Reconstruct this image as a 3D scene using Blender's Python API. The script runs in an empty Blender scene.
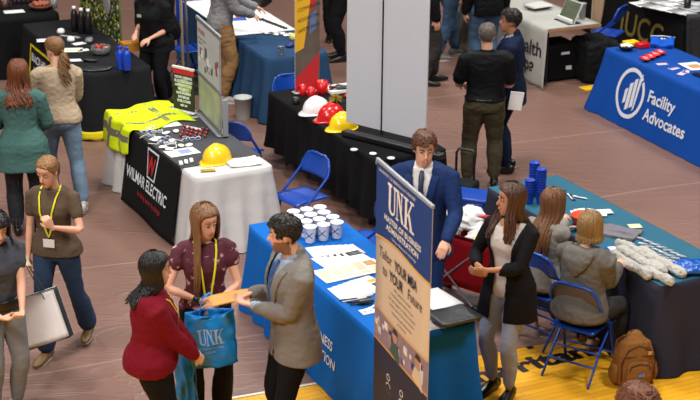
import bpy, bmesh, math, random
from mathutils import Vector, Matrix, noise
R = math.radians
PI = math.pi
SC = bpy.context.scene
COL = SC.collection
rnd = random.Random(7)

# ------------------------------------------------------------------ camera
FPX, TH, CH, ROLL = 1600.0, R(20.4), 5.5, R(0.6)

def at(px, py, z=0.0):
    """ground (or height z) point of the hall seen at a place of the 700x400 photo"""
    u, v = px - 350.0, py - 200.0
    c, s = math.cos(ROLL), math.sin(ROLL)
    u, v = c * u + s * v, -s * u + c * v
    t = (CH - z) / (FPX * math.sin(TH) + v * math.cos(TH))
    return Vector((u * t, (FPX * math.cos(TH) - v * math.sin(TH)) * t, z))

def make_camera():
    cam = bpy.data.cameras.new('camera')
    o = bpy.data.objects.new('camera', cam)
    COL.objects.link(o)
    c, s = math.cos(ROLL), math.sin(ROLL)
    X = Vector((1, 0, 0)); D = Vector((0, -math.sin(TH), -math.cos(TH))); F = Vector((0, math.cos(TH), -math.sin(TH)))
    right = X * c - D * s
    down = X * s + D * c
    m = Matrix.Identity(4)
    for i in range(3):
        m[i][0] = right[i]; m[i][1] = -down[i]; m[i][2] = -F[i]
    m[2][3] = CH
    o.matrix_world = m
    cam.sensor_width = 36
    cam.lens = FPX * 36 / 700
    cam.clip_end = 200
    cam.dof.use_dof = True
    cam.dof.focus_distance = 12.8
    cam.dof.aperture_fstop = 3.4
    SC.camera = o
make_camera()

# ------------------------------------------------------------------ materials
def lin(c):
    if isinstance(c, str):
        c = c.lstrip('#'); c = [int(c[i:i + 2], 16) / 255 for i in (0, 2, 4)]
    return [x / 12.92 if x <= 0.04045 else ((x + 0.055) / 1.055) ** 2.4 for x in c[:3]] + [1.0]

MATS = {}
def mat(name, col, rough=0.7, var=0.12, vscale=6.0, bump=0.0, bscale=25.0, stretch=(1, 1, 1), metal=0.0,
        spec=0.5, trans=0.0, coat=0.0, alpha=1.0, sheen=0.0, emit=0.0):
    if name in MATS: return MATS[name]
    m = bpy.data.materials.new(name); m.use_nodes = True
    nt = m.node_tree; n = nt.nodes; L = nt.links
    b = n['Principled BSDF']
    c = lin(col)
    tc = n.new('ShaderNodeTexCoord')
    mp = n.new('ShaderNodeMapping'); mp.inputs['Scale'].default_value = stretch
    L.new(tc.outputs['Object'], mp.inputs['Vector'])
    nz = n.new('ShaderNodeTexNoise'); nz.inputs['Scale'].default_value = vscale; nz.inputs['Detail'].default_value = 5
    L.new(mp.outputs['Vector'], nz.inputs['Vector'])
    mix = n.new('ShaderNodeMix'); mix.data_type = 'RGBA'
    mix.inputs[6].default_value = [x * (1 - var) for x in c[:3]] + [1]
    mix.inputs[7].default_value = [min(1, x * (1 + var)) for x in c[:3]] + [1]
    L.new(nz.outputs['Fac'], mix.inputs[0])
    L.new(mix.outputs[2], b.inputs['Base Color'])
    b.inputs['Roughness'].default_value = rough
    b.inputs['Metallic'].default_value = metal
    b.inputs['Specular IOR Level'].default_value = spec
    b.inputs['Transmission Weight'].default_value = trans
    b.inputs['Coat Weight'].default_value = coat
    b.inputs['Sheen Weight'].default_value = sheen
    b.inputs['Alpha'].default_value = alpha
    if emit:
        b.inputs['Emission Color'].default_value = c; b.inputs['Emission Strength'].default_value = emit
    if bump:
        n2 = n.new('ShaderNodeTexNoise'); n2.inputs['Scale'].default_value = bscale; n2.inputs['Detail'].default_value = 4
        L.new(mp.outputs['Vector'], n2.inputs['Vector'])
        bp = n.new('ShaderNodeBump'); bp.inputs['Strength'].default_value = bump; bp.inputs['Distance'].default_value = 0.02
        L.new(n2.outputs['Fac'], bp.inputs['Height']); L.new(bp.outputs['Normal'], b.inputs['Normal'])
    MATS[name] = m
    return m

def fabric(name, col, rough=0.85, bump=0.5, bscale=9, var=0.12, **k):
    return mat(name, col, rough, var=var, vscale=5, bump=bump, bscale=bscale, spec=0.14, **k)

# ------------------------------------------------------------------ mesh building
def tag(o, label=None, cat=None, group=None, kind=None):
    if label: o['label'] = label
    if cat: o['category'] = cat
    if group: o['group'] = group
    if kind: o['kind'] = kind
    return o

def thing(name, label, cat, loc=(0, 0, 0), rotz=0.0, group=None, scale=1.0):
    o = bpy.data.objects.new(name, None); COL.objects.link(o)
    o.empty_display_size = 0.1
    o.location = loc; o.rotation_euler = (0, 0, rotz); o.scale = (scale,) * 3
    return tag(o, label, cat, group)

def dup(root, loc, rotz=None, label=None):
    r = root.copy(); COL.objects.link(r); r.location = loc
    if rotz is not None: r.rotation_euler = (r.rotation_euler[0], r.rotation_euler[1], rotz)
    if label: r['label'] = label
    for ch in [c for c in bpy.data.objects if c.parent == root]:
        c = ch.copy(); COL.objects.link(c); c.parent = r
        for g in [x for x in bpy.data.objects if x.parent == ch]:
            d = g.copy(); COL.objects.link(d); d.parent = c
    return r

def wmat(o):
    m = Matrix.LocRotScale(o.location, o.rotation_euler, o.scale)
    return wmat(o.parent) @ m if o.parent else m

class MB:
    def __init__(s):
        s.bm = bmesh.new(); s.mats = []; s.cur = 0; s.M = None
    def mat(s, m):
        if m not in s.mats: s.mats.append(m)
        s.cur = s.mats.index(m); return s
    def v(s, p):
        p = Vector(p)
        return s.bm.verts.new(s.M @ p if s.M else p)
    def f(s, vs, smooth=True):
        try:
            f = s.bm.faces.new(vs)
        except ValueError:
            return None
        f.material_index = s.cur; f.smooth = smooth
        return f
    def box(s, c, d, rz=0.0, rx=0.0, ry=0.0, bev=0.0):
        m = Matrix.Translation(Vector(c)) @ Matrix.Rotation(rz, 4, 'Z') @ Matrix.Rotation(ry, 4, 'Y') @ Matrix.Rotation(rx, 4, 'X')
        x, y, z = d[0] / 2, d[1] / 2, d[2] / 2
        vs = [s.v(m @ Vector((a * x, b * y, e * z))) for a in (-1, 1) for b in (-1, 1) for e in (-1, 1)]
        fs = []
        for q in ((0, 1, 3, 2), (4, 6, 7, 5), (0, 4, 5, 1), (2, 3, 7, 6), (0, 2, 6, 4), (1, 5, 7, 3)):
            fs.append(s.f([vs[i] for i in q], False))
        if bev:
            es = set(e for f in fs for e in f.edges)
            r = bmesh.ops.bevel(s.bm, geom=list(es), offset=bev, segments=2, affect='EDGES', profile=0.5)
            for f in r['faces']: f.material_index = s.cur; f.smooth = True
        return s
    def ring(s, pts, loop=True):
        return [s.v(p) for p in pts]
    def bridge(s, a, b, closed=True, smooth=True):
        n = len(a)
        for i in range(n if closed else n - 1):
            j = (i + 1) % n
            s.f([a[i], a[j], b[j], b[i]], smooth)
    def tube(s, pts, radii, segs=12, ref=(1, 0, 0), cap=True, e=2.0, closed=False):
        """elliptical tube along pts; radii: number or (side, other)"""
        pts = [Vector(p) for p in pts]; n = len(pts)
        rr = [(r, r) if not isinstance(r, (tuple, list)) else r for r in (radii if isinstance(radii, (list,)) else [radii] * n)]
        ref = Vector(ref)
        P, Q, A = [], [], []
        for i, p in enumerate(pts):
            t = (pts[min(i + 1, n - 1)] - pts[max(i - 1, 0)])
            if closed: t = pts[(i + 1) % n] - pts[(i - 1) % n]
            if t.length < 1e-9: t = Vector((0, 0, 1))
            t.normalize()
            a = ref - t * ref.dot(t)
            if a.length < 1e-3: a = Vector((0.3, 1, 0.2)) - t * t.dot(Vector((0.3, 1, 0.2)))
            a.normalize(); b = t.cross(a)
            ref = a if closed or n > 3 else ref
            P.append((p, a, b, t, rr[i]))
        rings = []
        def mk(p, a, b, ra, rb):
            out = []
            for k in range(segs):
                an = 2 * PI * k / segs
                c, q = math.cos(an), math.sin(an)
                if e != 2.0:
                    c = math.copysign(abs(c) ** (2 / e), c); q = math.copysign(abs(q) ** (2 / e), q)
                out.append(s.v(p + a * (ra * c) + b * (rb * q)))
            return out
        if cap and not closed:
            p, a, b, t, r = P[0]; m = min(r)
            for fz, fr in ((0.95, 0.35), (0.6, 0.8)):
                rings.append(mk(p - t * m * fz, a, b, r[0] * fr, r[1] * fr))
        for p, a, b, t, r in P: rings.append(mk(p, a, b, r[0], r[1]))
        if cap and not closed:
            p, a, b, t, r = P[-1]; m = min(r)
            for fz, fr in ((0.6, 0.8), (0.95, 0.35)):
                rings.append(mk(p + t * m * fz, a, b, r[0] * fr, r[1] * fr))
        for i in range(len(rings) - 1): s.bridge(rings[i], rings[i + 1])
        if closed: s.bridge(rings[-1], rings[0])
        elif cap:
            s.f(list(reversed(rings[0]))); s.f(rings[-1])
        return s
    def lathe(s, prof, segs=20, c=(0, 0, 0), sx=1.0, sy=1.0, cap=True):
        c = Vector(c); rings = []
        for r, z in prof:
            rings.append([s.v(c + Vector((r * sx * math.cos(2 * PI * k / segs), r * sy * math.sin(2 * PI * k / segs), z))) for k in range(segs)])
        for i in range(len(rings) - 1): s.bridge(rings[i], rings[i + 1])
        if cap:
            if prof[0][0] > 1e-4: s.f(list(reversed(rings[0])))
            if prof[-1][0] > 1e-4: s.f(rings[-1])
        return s
    def ellip(s, c, r, segs=14, rings=9, rot=None):
        m = Matrix.Translation(Vector(c)) @ (rot or Matrix.Identity(4))
        rs = []
        for i in range(1, rings):
            th = PI * i / rings
            rs.append([s.v(m @ Vector((r[0] * math.sin(th) * math.cos(2 * PI * k / segs), r[1] * math.sin(th) * math.sin(2 * PI * k / segs), -r[2] * math.cos(th)))) for k in range(segs)])
        a = s.v(m @ Vector((0, 0, -r[2]))); b = s.v(m @ Vector((0, 0, r[2])))
        for i in range(len(rs) - 1): s.bridge(rs[i], rs[i + 1])
        for k in range(segs):
            s.f([a, rs[0][(k + 1) % segs], rs[0][k]]); s.f([b, rs[-1][k], rs[-1][(k + 1) % segs]])
        return s
    def prism(s, outline, z0, z1, smooth=False):
        a = [s.v((p[0], p[1], z0)) for p in outline]; b = [s.v((p[0], p[1], z1)) for p in outline]
        s.bridge(a, b, True, smooth); s.f(list(reversed(a)), False); s.f(b, False)
        return s
    def sheet(s, fn, nu, nv, thick=0.0, smooth=True):
        """grid surface; fn(i/nu, j/nv) -> point; thick > 0 gives it an underside"""
        g = [[Vector(fn(i / nu, j / nv)) for j in range(nv + 1)] for i in range(nu + 1)]
        A = [[s.v(p) for p in r] for r in g]
        for i in range(nu):
            for j in range(nv): s.f([A[i][j], A[i + 1][j], A[i + 1][j + 1], A[i][j + 1]], smooth)
        if thick:
            def nrm(i, j):
                du = g[min(i + 1, nu)][j] - g[max(i - 1, 0)][j]; dv = g[i][min(j + 1, nv)] - g[i][max(j - 1, 0)]
                n = du.cross(dv)
                return n.normalized() if n.length > 1e-12 else Vector((0, 0, 1))
            B = [[s.v(g[i][j] - nrm(i, j) * thick) for j in range(nv + 1)] for i in range(nu + 1)]
            for i in range(nu):
                for j in range(nv): s.f([B[i][j], B[i][j + 1], B[i + 1][j + 1], B[i + 1][j]], smooth)
            for i in range(nu):
                s.f([A[i][0], B[i][0], B[i + 1][0], A[i + 1][0]], False); s.f([A[i][nv], A[i + 1][nv], B[i + 1][nv], B[i][nv]], False)
            for j in range(nv):
                s.f([A[0][j], A[0][j + 1], B[0][j + 1], B[0][j]], False); s.f([A[nu][j], B[nu][j], B[nu][j + 1], A[nu][j + 1]], False)
        return s
    def text(s, body, size, place, bold=0.0, xs=1.0, align='LEFT', th=0.0015, shear=0.0, sp=1.0):
        """lettering laid on a surface: place(x, y, h) -> point, x along the line, y up, h off the surface"""
        cu = bpy.data.curves.new('t', 'FONT'); cu.body = body; cu.size = size; cu.offset = bold; cu.align_x = align
        cu.shear = shear; cu.space_character = sp; cu.resolution_u = 3; cu.fill_mode = 'FRONT'
        o = bpy.data.objects.new('t', cu); COL.objects.link(o)
        dg = bpy.context.evaluated_depsgraph_get(); me = bpy.data.meshes.new_from_object(o.evaluated_get(dg))
        t = bmesh.new(); t.from_mesh(me)
        bmesh.ops.remove_doubles(t, verts=t.verts, dist=size * 0.002)
        if place.__code__.co_argcount and getattr(place, 'curved', False) or size > 0.12:
            bmesh.ops.subdivide_edges(t, edges=[e for e in t.edges if e.calc_length() > 0.05], cuts=2)
        mp = {}
        for v in t.verts: mp[v] = s.v(place(v.co.x * xs, v.co.y, th))
        for f in t.faces: s.f([mp[v] for v in f.verts], False)
        t.free(); bpy.data.objects.remove(o); bpy.data.curves.remove(cu); bpy.data.meshes.remove(me)
        return s
    def mesh(s, name='m', recalc=True):
        if recalc: bmesh.ops.recalc_face_normals(s.bm, faces=s.bm.faces)
        me = bpy.data.meshes.new(name); s.bm.to_mesh(me); s.bm.free()
        for m in s.mats: me.materials.append(m)
        return me
    def build(s, name, m=None, parent=None, loc=None, rotz=0.0, recalc=True, rot=None, mods=None):
        if m and not s.mats: s.mats.append(m)
        me = s.mesh(name, recalc)
        o = bpy.data.objects.new(name, me); COL.objects.link(o)
        if parent: o.parent = parent
        if loc is not None: o.location = loc
        o.rotation_euler = rot if rot else (0, 0, rotz)
        return o
    def remesh(s, voxel, smooth=4, wr=0.0, wfreq=8.0, seed=0, wst=(1, 1, 0.5), dfn=None):
        """fuse everything built so far into one continuous skin"""
        mats = s.mats
        bmesh.ops.recalc_face_normals(s.bm, faces=s.bm.faces)
        me = bpy.data.meshes.new('r'); s.bm.to_mesh(me); s.bm.free()
        o = bpy.data.objects.new('r', me); COL.objects.link(o)
        md = o.modifiers.new('r', 'REMESH'); md.mode = 'VOXEL'; md.voxel_size = voxel; md.use_smooth_shade = True
        if smooth:
            sm = o.modifiers.new('s', 'SMOOTH'); sm.factor = 0.5; sm.iterations = smooth
        dg = bpy.context.evaluated_depsgraph_get(); me2 = bpy.data.meshes.new_from_object(o.evaluated_get(dg))
        bpy.data.objects.remove(o); bpy.data.meshes.remove(me)
        s.bm = bmesh.new(); s.bm.from_mesh(me2); bpy.data.meshes.remove(me2)
        s.bm.normal_update()
        if wr:
            for v in s.bm.verts:
                p = v.co
                q = Vector((p.x * wst[0], p.y * wst[1], p.z * wst[2])) * wfreq + Vector((seed * 3.1, seed, 0))
                q2 = Vector((p.x * 1.1 + p.z * .9, p.y, p.z * 1.3 - p.x * .5)) * wfreq * 1.7 + Vector((seed, 5, 2))
                d = (noise.noise(q) + (0.5 - abs(noise.noise(q2))) * 0.9) * wr
                v.co = p + v.normal * d
        for f in s.bm.faces: f.smooth = True; f.material_index = 0
        s.M = None
        return s
    def cut(s, fn):
        s.bm.faces.ensure_lookup_table()
        bmesh.ops.delete(s.bm, geom=[f for f in s.bm.faces if fn(f.calc_center_median())], context='FACES')
        return s
    def paint(s, m, fn):
        if m not in s.mats: s.mats.append(m)
        i = s.mats.index(m)
        for f in s.bm.faces:
            if fn(f.calc_center_median()): f.material_index = i
        return s
# ------------------------------------------------------------------ people
SKIN = mat('skin_light', '#d49f84', 0.5, var=0.05, spec=0.35)
SKINT = mat('skin_tan', '#b07a5a', 0.5, var=0.05, spec=0.35)
SKIND = mat('skin_brown', '#8a5a42', 0.5, var=0.05, spec=0.35)
EYEW = mat('eye_white', '#d8d0c8', 0.3, var=0.02)
EYED = mat('eye_dark', '#1c120c', 0.25, var=0.02)
LIP = mat('lips', '#a8564c', 0.45, var=0.03)

def hairmat(name, col, var=0.35):
    return mat(name, col, 0.42, var=var, vscale=26, bump=0.7, bscale=60, stretch=(1.6, 1.6, 0.12), spec=0.5)

HEAD = [  # z, half width, front, back
    (-.120, .014, .072, .044), (-.110, .030, .083, .022), (-.090, .045, .087, -.012), (-.060, .057, .087, -.052),
    (-.030, .066, .086, -.082), (.000, .071, .084, -.098), (.030, .074, .087, -.106), (.060, .073, .086, -.103),
    (.085, .065, .072, -.090), (.104, .048, .048, -.064), (.116, .022, .018, -.034)]

def head_pt(az, z, off=0.0):
    """az 0 = face, +90 = figure's right"""
    z = max(HEAD[0][0], min(HEAD[-1][0], z))
    for a, b in zip(HEAD, HEAD[1:]):
        if a[0] <= z <= b[0]:
            t = (z - a[0]) / (b[0] - a[0]); w, yf, yb = [a[i] + (b[i] - a[i]) * t for i in (1, 2, 3)]; break
    yc, hd = (yf + yb) / 2, (yf - yb) / 2
    c, s = math.cos(az), math.sin(az)
    x = math.copysign(abs(s) ** 0.9, s) * (w + off); y = yc + math.copysign(abs(c) ** 0.9, c) * (hd + off)
    up = off * max(0.0, (z - 0.05) / 0.066)
    return Vector((x, y, z + up))

def lerp(a, b, t): return a + (b - a) * t

def ik(a, b, l1, l2, hint):
    a, b = Vector(a), Vector(b); d = b - a; L = d.length
    if L > (l1 + l2) * .995: b = a + d.normalized() * (l1 + l2) * .995; d = b - a; L = d.length
    x = (l1 * l1 - l2 * l2 + L * L) / (2 * L); h = math.sqrt(max(0, l1 * l1 - x * x))
    t = d.normalized(); hint = Vector(hint); n = hint - t * hint.dot(t); n.normalize()
    return a + t * x + n * h, b

class Fig:
    """A person standing at loc, facing rotz (0 = away from the camera); joints are laid out for a 1.75 m body."""
    def __init__(s, label, loc, face, h=1.75, female=False, fat=0.0, lean=0.0, side=0.0, twist=0.0, look=0.0, nod=0.0, tilt=0.0,
                 hip=None, hands=None, elbows=None, feet=None, knees=None, palms=None, vox=0.008, skin=None, group=None, curl=0.5, sit=False,
                 name='person'):
        s.fem = female; s.fat = fat; s.vox = vox; s.skin = skin or SKIN; s.sit = sit
        s.root = thing(name, label, 'person', loc, face, group, h / 1.75)
        s.T = wmat(s.root)
        s.hip = Vector(hip or (0, 0, .93))
        s.B = Matrix.Translation(s.hip) @ Matrix.Rotation(twist, 4, 'Z') @ Matrix.Rotation(side, 4, 'Y') @ Matrix.Rotation(-lean, 4, 'X')
        w = 1 + fat
        if female:
            s.sec = [(-.10, .135, .095, -.01), (-.04, .172, .118, -.02), (.03, .172, .118, -.018), (.10, .148, .10, -.008), (.17, .122, .09, .0),
                     (.25, .128, .095, .004), (.33, .145, .118, .016), (.39, .148, .112, .012), (.45, .150, .09, -.004), (.495, .135, .072, -.014), (.53, .085, .058, -.018)]
            sw = .168
        else:
            s.sec = [(-.10, .135, .095, -.01), (-.04, .165, .115, -.015), (.03, .165, .112, -.012), (.10, .152, .106, 0), (.17, .148, .104, .004),
                     (.27, .160, .110, .006), (.36, .176, .120, .008), (.42, .182, .112, 0), (.47, .178, .092, -.008), (.51, .150, .075, -.014), (.545, .09, .06, -.018)]
            sw = .195
        s.sec = [(z, a * (1 + fat * (1.0 if z < .3 else .6)), b * (1 + fat * (1.5 if z < .3 else .8)), y + (fat * .04 if .0 < z < .3 else 0)) for z, a, b, y in s.sec]
        sw *= 1 + fat * .5
        s.sw = sw
        s.neck0 = s.B @ Vector((0, -.018, .52)); s.neck1 = s.B @ Vector((0, .012 + .03 * lean, .63))
        tw = Matrix.Rotation(twist + look, 4, 'Z') @ Matrix.Rotation(tilt, 4, 'Y') @ Matrix.Rotation(-(nod + lean * .4), 4, 'X')
        s.HM = Matrix.Translation(s.B @ Vector((0, .018, .572))) @ tw @ Matrix.Translation((0, .0, .115))
        s.sh = {}; s.el = {}; s.wr = {}; s.hp = {}; s.kn = {}; s.an = {}
        hands = hands or {}; elbows = elbows or {}; feet = feet or {}; knees = knees or {}
        for k, sg in (('l', -1), ('r', 1)):
            sh = s.B @ Vector((sg * sw, -.01, .455)); s.sh[k] = sh
            tg = hands.get(k, (sg * (sw + .07), .04, sh.z - .53))
            s.el[k], s.wr[k] = ik(sh, tg, .285, .255, elbows.get(k, (sg * .5, -1, -.2)))
            hp = s.hip + Matrix.Rotation(twist, 3, 'Z') @ Vector((sg * .088, 0, -.02)); s.hp[k] = hp
            ft = feet.get(k, (sg * .10, 0.0, 0.0)); s.an[k] = Vector(ft[:3]) + Vector((0, 0, .085))
            s.kn[k], s.an[k] = ik(hp, s.an[k], .43, .42, knees.get(k, (sg * .15, 1, 0)))
            s.fy = getattr(s, 'fy', {}); s.fy[k] = ft[3] if len(ft) > 3 else R(-8) * sg
        s.palms = palms or {}; s.curl = curl
    def tors(s, mb, off, z0=-.10, z1=.53, flare=0.0, segs=28, ex=2.3, inset=0.0, neck=0.0):
        zs = [z for z in [q[0] for q in s.sec] if z0 < z < z1]; zs = [z0] + zs + [z1]
        rings = []
        for z in zs:
            a = s.sec[0]
            if z <= s.sec[0][0]: w, d, y = s.sec[0][1:]; w = max(w, s.sec[1][1]); d = max(d, s.sec[1][2])
            else:
                for a, b in zip(s.sec, s.sec[1:]):
                    if a[0] <= z <= b[0]: break
                t = min(1, (z - a[0]) / (b[0] - a[0])); w, d, y = [lerp(a[i], b[i], t) for i in (1, 2, 3)]
            fl = flare * max(0.0, (.15 - z)) if flare else 0
            rings.append((s.B @ Vector((0, y, z)), (w + off + fl * 1.7, d + off + fl * .8)))
        rs = []
        X = (s.B.to_3x3() @ Vector((1, 0, 0))); Y = (s.B.to_3x3() @ Vector((0, 1, 0)))
        for p, (a, b) in rings:
            row = []
            for k in range(segs):
                an = 2 * PI * k / segs; c, q = math.cos(an), math.sin(an)
                c = math.copysign(abs(c) ** (2 / ex), c); q = math.copysign(abs(q) ** (2 / ex), q)
                row.append(mb.v(p + X * a * c + Y * b * q))
            rs.append(row)
        for i in range(len(rs) - 1): mb.bridge(rs[i], rs[i + 1])
        mb.f(list(reversed(rs[0]))); mb.f(rs[-1])
        return mb
    def arm(s, mb, k, off, upto=1.0, body=False, cuff=0.0):
        f = (0.9 if s.fem else 1.0) * (1 + s.fat * .7)
        sg = -1 if k == 'l' else 1
        pts, rr = [], []
        a, b, c = s.sh[k], s.el[k], s.wr[k]
        ins = s.B @ Vector((sg * s.sw * .55, -.012, .455))
        base = [(ins, .055), (lerp(ins, a, .75), .056), (a + (b - a) * .03, .056), (lerp(a, b, .3), .050), (lerp(a, b, .65), .044), (lerp(a, b, .95), .040),
                (lerp(b, c, .12), .041), (lerp(b, c, .3), .041), (lerp(b, c, .65), .033), (lerp(b, c, 1.0), .026)]
        par = [0, 0, .03 * .5, .15, .325, .475, .56, .65, .825, 1.0]
        for (p, r), t in zip(base, par):
            if t <= upto + 1e-6: pts.append(Vector(p)); rr.append(r * f + off + cuff * t)
            else:
                i = len(pts); pp = base[i - 1]; t0 = par[i - 1]; u = (upto - t0) / (t - t0)
                if u > .05: pts.append(lerp(Vector(pp[0]), Vector(p), u)); rr.append(lerp(pp[1], r, u) * f + off + cuff * upto)
                break
        mb.tube(pts, rr, 14, ref=(0, 0, 1) if abs((b - a).normalized().z) < .8 else (0, 1, 0))
    def leg(s, mb, k, off, upto=1.0, flare=0.0, body=False, thick=1.0):
        f = 1 + s.fat * .8
        a, b, c = s.hp[k], s.kn[k], s.an[k]
        if s.fem: f *= .98
        base = [(a + Vector((0, 0, .03)) - (b - a).normalized() * .01, .088), (lerp(a, b, .12), .092), (lerp(a, b, .35), .084), (lerp(a, b, .7), .066), (lerp(a, b, .95), .058),
                (lerp(b, c, .1), .056), (lerp(b, c, .3), .059), (lerp(b, c, .55), .050), (lerp(b, c, .85), .040), (c, .038)]
        par = [0, .06, .18, .35, .47, .55, .65, .78, .92, 1.0]
        pts, rr = [], []
        back = Vector((0, -.012, 0))
        for i, ((p, r), t) in enumerate(zip(base, par)):
            if t <= upto + 1e-6:
                pts.append(Vector(p) + (back if i in (6, 7) else Vector())); rr.append(r * lerp(1, f, 1 - t * .6) + off + flare * max(0, t - .5))
        mb.tube(pts, rr, 16, ref=(1, 0, 0))
    def hand(s, mb, k):
        sg = -1 if k == 'l' else 1
        w = s.wr[k]; fd = (w - s.el[k]).normalized()
        d, n = s.palms.get(k, (None, None))
        d = Vector(d).normalized() if d else fd
        n = Vector(n) if n else (Vector((-sg, 0, 0)) if abs(d.z) > .6 else Vector((-sg * .4, 0, -1)))
        n = (n - d * n.dot(d)).normalized()      # out of the palm
        x = d.cross(n) if k == 'r' else n.cross(d)   # thumb side positive
        x = -x if True else x
        f = .92 if s.fem else 1.0
        P = lambda a, b, c: w + (d * a + x * b + n * c) * f
        mb.tube([P(-.015, 0, 0), P(.012, 0, 0), P(.045, 0, .002), P(.085, 0, .002)], [(.024 * f, .02 * f), (.028 * f, .018 * f), (.040 * f, .017 * f), (.040 * f, .014 * f)], 12, ref=x)
        s.palmc = getattr(s, 'palmc', {}); s.palmc[k] = P(.09, 0, .035)
        cu = s.curl
        for i, (bx, L) in enumerate(((.031, .072), (.0105, .080), (-.0105, .074), (-.031, .058))):
            p = P(.082 - abs(bx) * .15, bx, .002); pts = [P(.06, bx, .0), p]; an = cu * .5
            dirx = bx * .6
            for q, l in enumerate((.45, .31, .24)):
                an += cu * (.55 if q else .25)
                p = p + (d * math.cos(an) + n * math.sin(an) + x * dirx * (1 - q * .6)) * (L * l * f); pts.append(p)
            mb.tube(pts, [.0092 * f, .0098 * f, .0088 * f, .008 * f, .0068 * f], 8, ref=x)
        mb.tube([P(.018, .018, .004), P(.040, .046, .012), P(.062, .056, .026), P(.080, .052, .040)], [.014 * f, .0125 * f, .0105 * f, .008 * f], 8, ref=d)
    def body(s, face=True, hands='lr', barefoot=False, brows=None, beard=None, smile=False):
        mb = MB().mat(s.skin)
        s.tors(mb, -.016, -.08, .505)
        for k in 'lr':
            s.arm(mb, k, -.006 if k in hands else -.004, body=True)
            if k in hands: s.hand(mb, k)
            s.leg(mb, k, -.012)
        nr = .052 if s.fem else .061
        mb.tube([s.B @ Vector((0, -.02, .46)), s.neck0, s.neck1, s.HM @ Vector((0, -.012, -.05))], [nr + .014, nr, nr - .004, nr - .004], 14)
        # head
        mb.M = s.HM
        hw = .97 if s.fem else 1.0
        rs = []
        for z, w, yf, yb in HEAD:
            row = []
            for q in range(24):
                p = head_pt(2 * PI * q / 24, z)
                az = 2 * PI * q / 24
                if math.cos(az) > .55:        # sockets, cheeks, lips
                    sx = abs(math.sin(az))
                    if -.005 <= z <= .04 and .2 < sx < .65: p.y -= .007
                    if z == -.060: p.y += .005 * (1 - sx)
                    if z == .060: p.y += .002
                row.append(mb.v((p.x * hw, p.y, p.z)))
            rs.append(row)
        for i in range(len(rs) - 1): mb.bridge(rs[i], rs[i + 1])
        mb.f(list(reversed(rs[0]))); mb.f(rs[-1])
        mb.tube([(0, .080, .018), (0, .092, -.002), (0, .106, -.022), (0, .103, -.030)], [(.008, .008), (.009, .010), (.0135, .012), (.015, .009)], 10)
        for sg in (-1, 1):
            mb.ellip((sg * .073 * hw, -.012, -.008), (.009, .019, .031), 10, 7, Matrix.Rotation(-sg * .35, 4, 'Z') @ Matrix.Rotation(.15, 4, 'X'))
        mb.M = None
        mb.remesh(s.vox, 2 if s.vox < .009 else 1)
        if beard:
            inv = s.HM.inverted()
            def isb(c):
                p = inv @ c
                return -.13 < p.z < (-.03 if abs(p.x) > .035 else -.052) and p.y > -.03 and p.y < .2 and not (abs(p.x) < .022 and -.066 < p.z < -.05) and p.length < .17
            mb.paint(beard, isb)
        s.bodyo = mb.build('body', None, s.root)
        if face:
            hm = s.HM; bm_ = brows or EYED
            for sg in (-1, 1):
                e = MB().mat(EYEW); e.M = hm
                e.ellip((sg * .031, .0775, .014), (.0135, .007, .0062), 10, 7)
                e.mat(EYED); e.ellip((sg * .031, .0835, .0135), (.0055, .0022, .0055), 8, 5)
                e.tube([(sg * .017, .0835, .0165), (sg * .031, .0868, .0212), (sg * .046, .079, .0165)], [.0015, .0022, .0015], 6)
                e.build('eye', None, s.root)
                b = MB(); b.M = hm
                b.tube([(sg * .014, .087, .032), (sg * .030, .087, .039), (sg * .050, .074, .034)], [(.002, .0035), (.003, .0045), (.0015, .0025)], 8, ref=(0, 1, 0))
                b.build('eyebrow', bm_, s.root)
            l = MB(); l.M = hm
            l.tube([(-.026, .080, -.059 + (.005 if smile else 0)), (-.012, .0895, -.0605), (0, .0925, -.0600), (.012, .0895, -.0605), (.026, .080, -.059 + (.005 if smile else 0))], [(.003, .002), (.005, .0055), (.005, .0065), (.005, .0055), (.003, .002)], 8, ref=(0, 1, 0))
            l.build('lips', LIP, s.root)
            if smile:
                t = MB(); t.M = hm
                t.tube([(-.017, .0875, -.0585), (0, .0965, -.0605), (.017, .0875, -.0585)], [(.002, .0015), (.003, .0038), (.002, .0015)], 8, ref=(0, 1, 0))
                t.build('teeth', EYEW, s.root)
        return s
    def shirt(s, m, name='shirt', hem=-.06, sleeve=.42, off=.014, z1=.525, wr=.006, flare=0.0, collar=False, cuff=0.0, arms='lr', seed=1, hood=False, neckcut=None, wfreq=9):
        mb = MB().mat(m)
        s.tors(mb, off, hem, z1, flare)
        for k in arms: s.arm(mb, k, off * .85, sleeve, cuff=cuff)
        if hood:
            hm = MB(); hm.M = s.B
            hm.tube([(.118 * math.sin(t), -.03 - .105 * math.cos(t), .515 - .03 * math.cos(t)) for t in [-1.5 + 3.0 * q / 12 for q in range(13)]], [(.030, .036)] * 13, 12)
            hm.tube([(0, -.125, .50), (0, -.150, .44), (0, -.158, .38), (0, -.155, .33)], [(.135, .040), (.125, .045), (.085, .038), (.03, .02)], 20, ref=(1, 0, 0))
            hm.remesh(.009, 3, wr=.008, wfreq=10, seed=4); hm.build('hood', m, s.root)
            for a in range(12):
                t = -1.25 + 2.5 * a / 11
                mb.ellip(s.B @ Vector((.115 * math.sin(t), -.045 - .075 * math.cos(t), .515 - .02 * math.cos(t))), (.045, .042, .040), 12, 8)
            for a in range(5):
                mb.ellip(s.B @ Vector((0, -.125 - .006 * a, .50 - a * .034)), (.095 - a * .015, .035, .035), 14, 8)
        if collar:
            mb.tube([s.B @ Vector((0, -.018, .50)), s.B @ Vector((0, -.014, .555))], [.07, .062], 14, cap=False)
        mb.remesh(s.vox + .001, 5, wr=wr, wfreq=wfreq, seed=seed)
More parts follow.
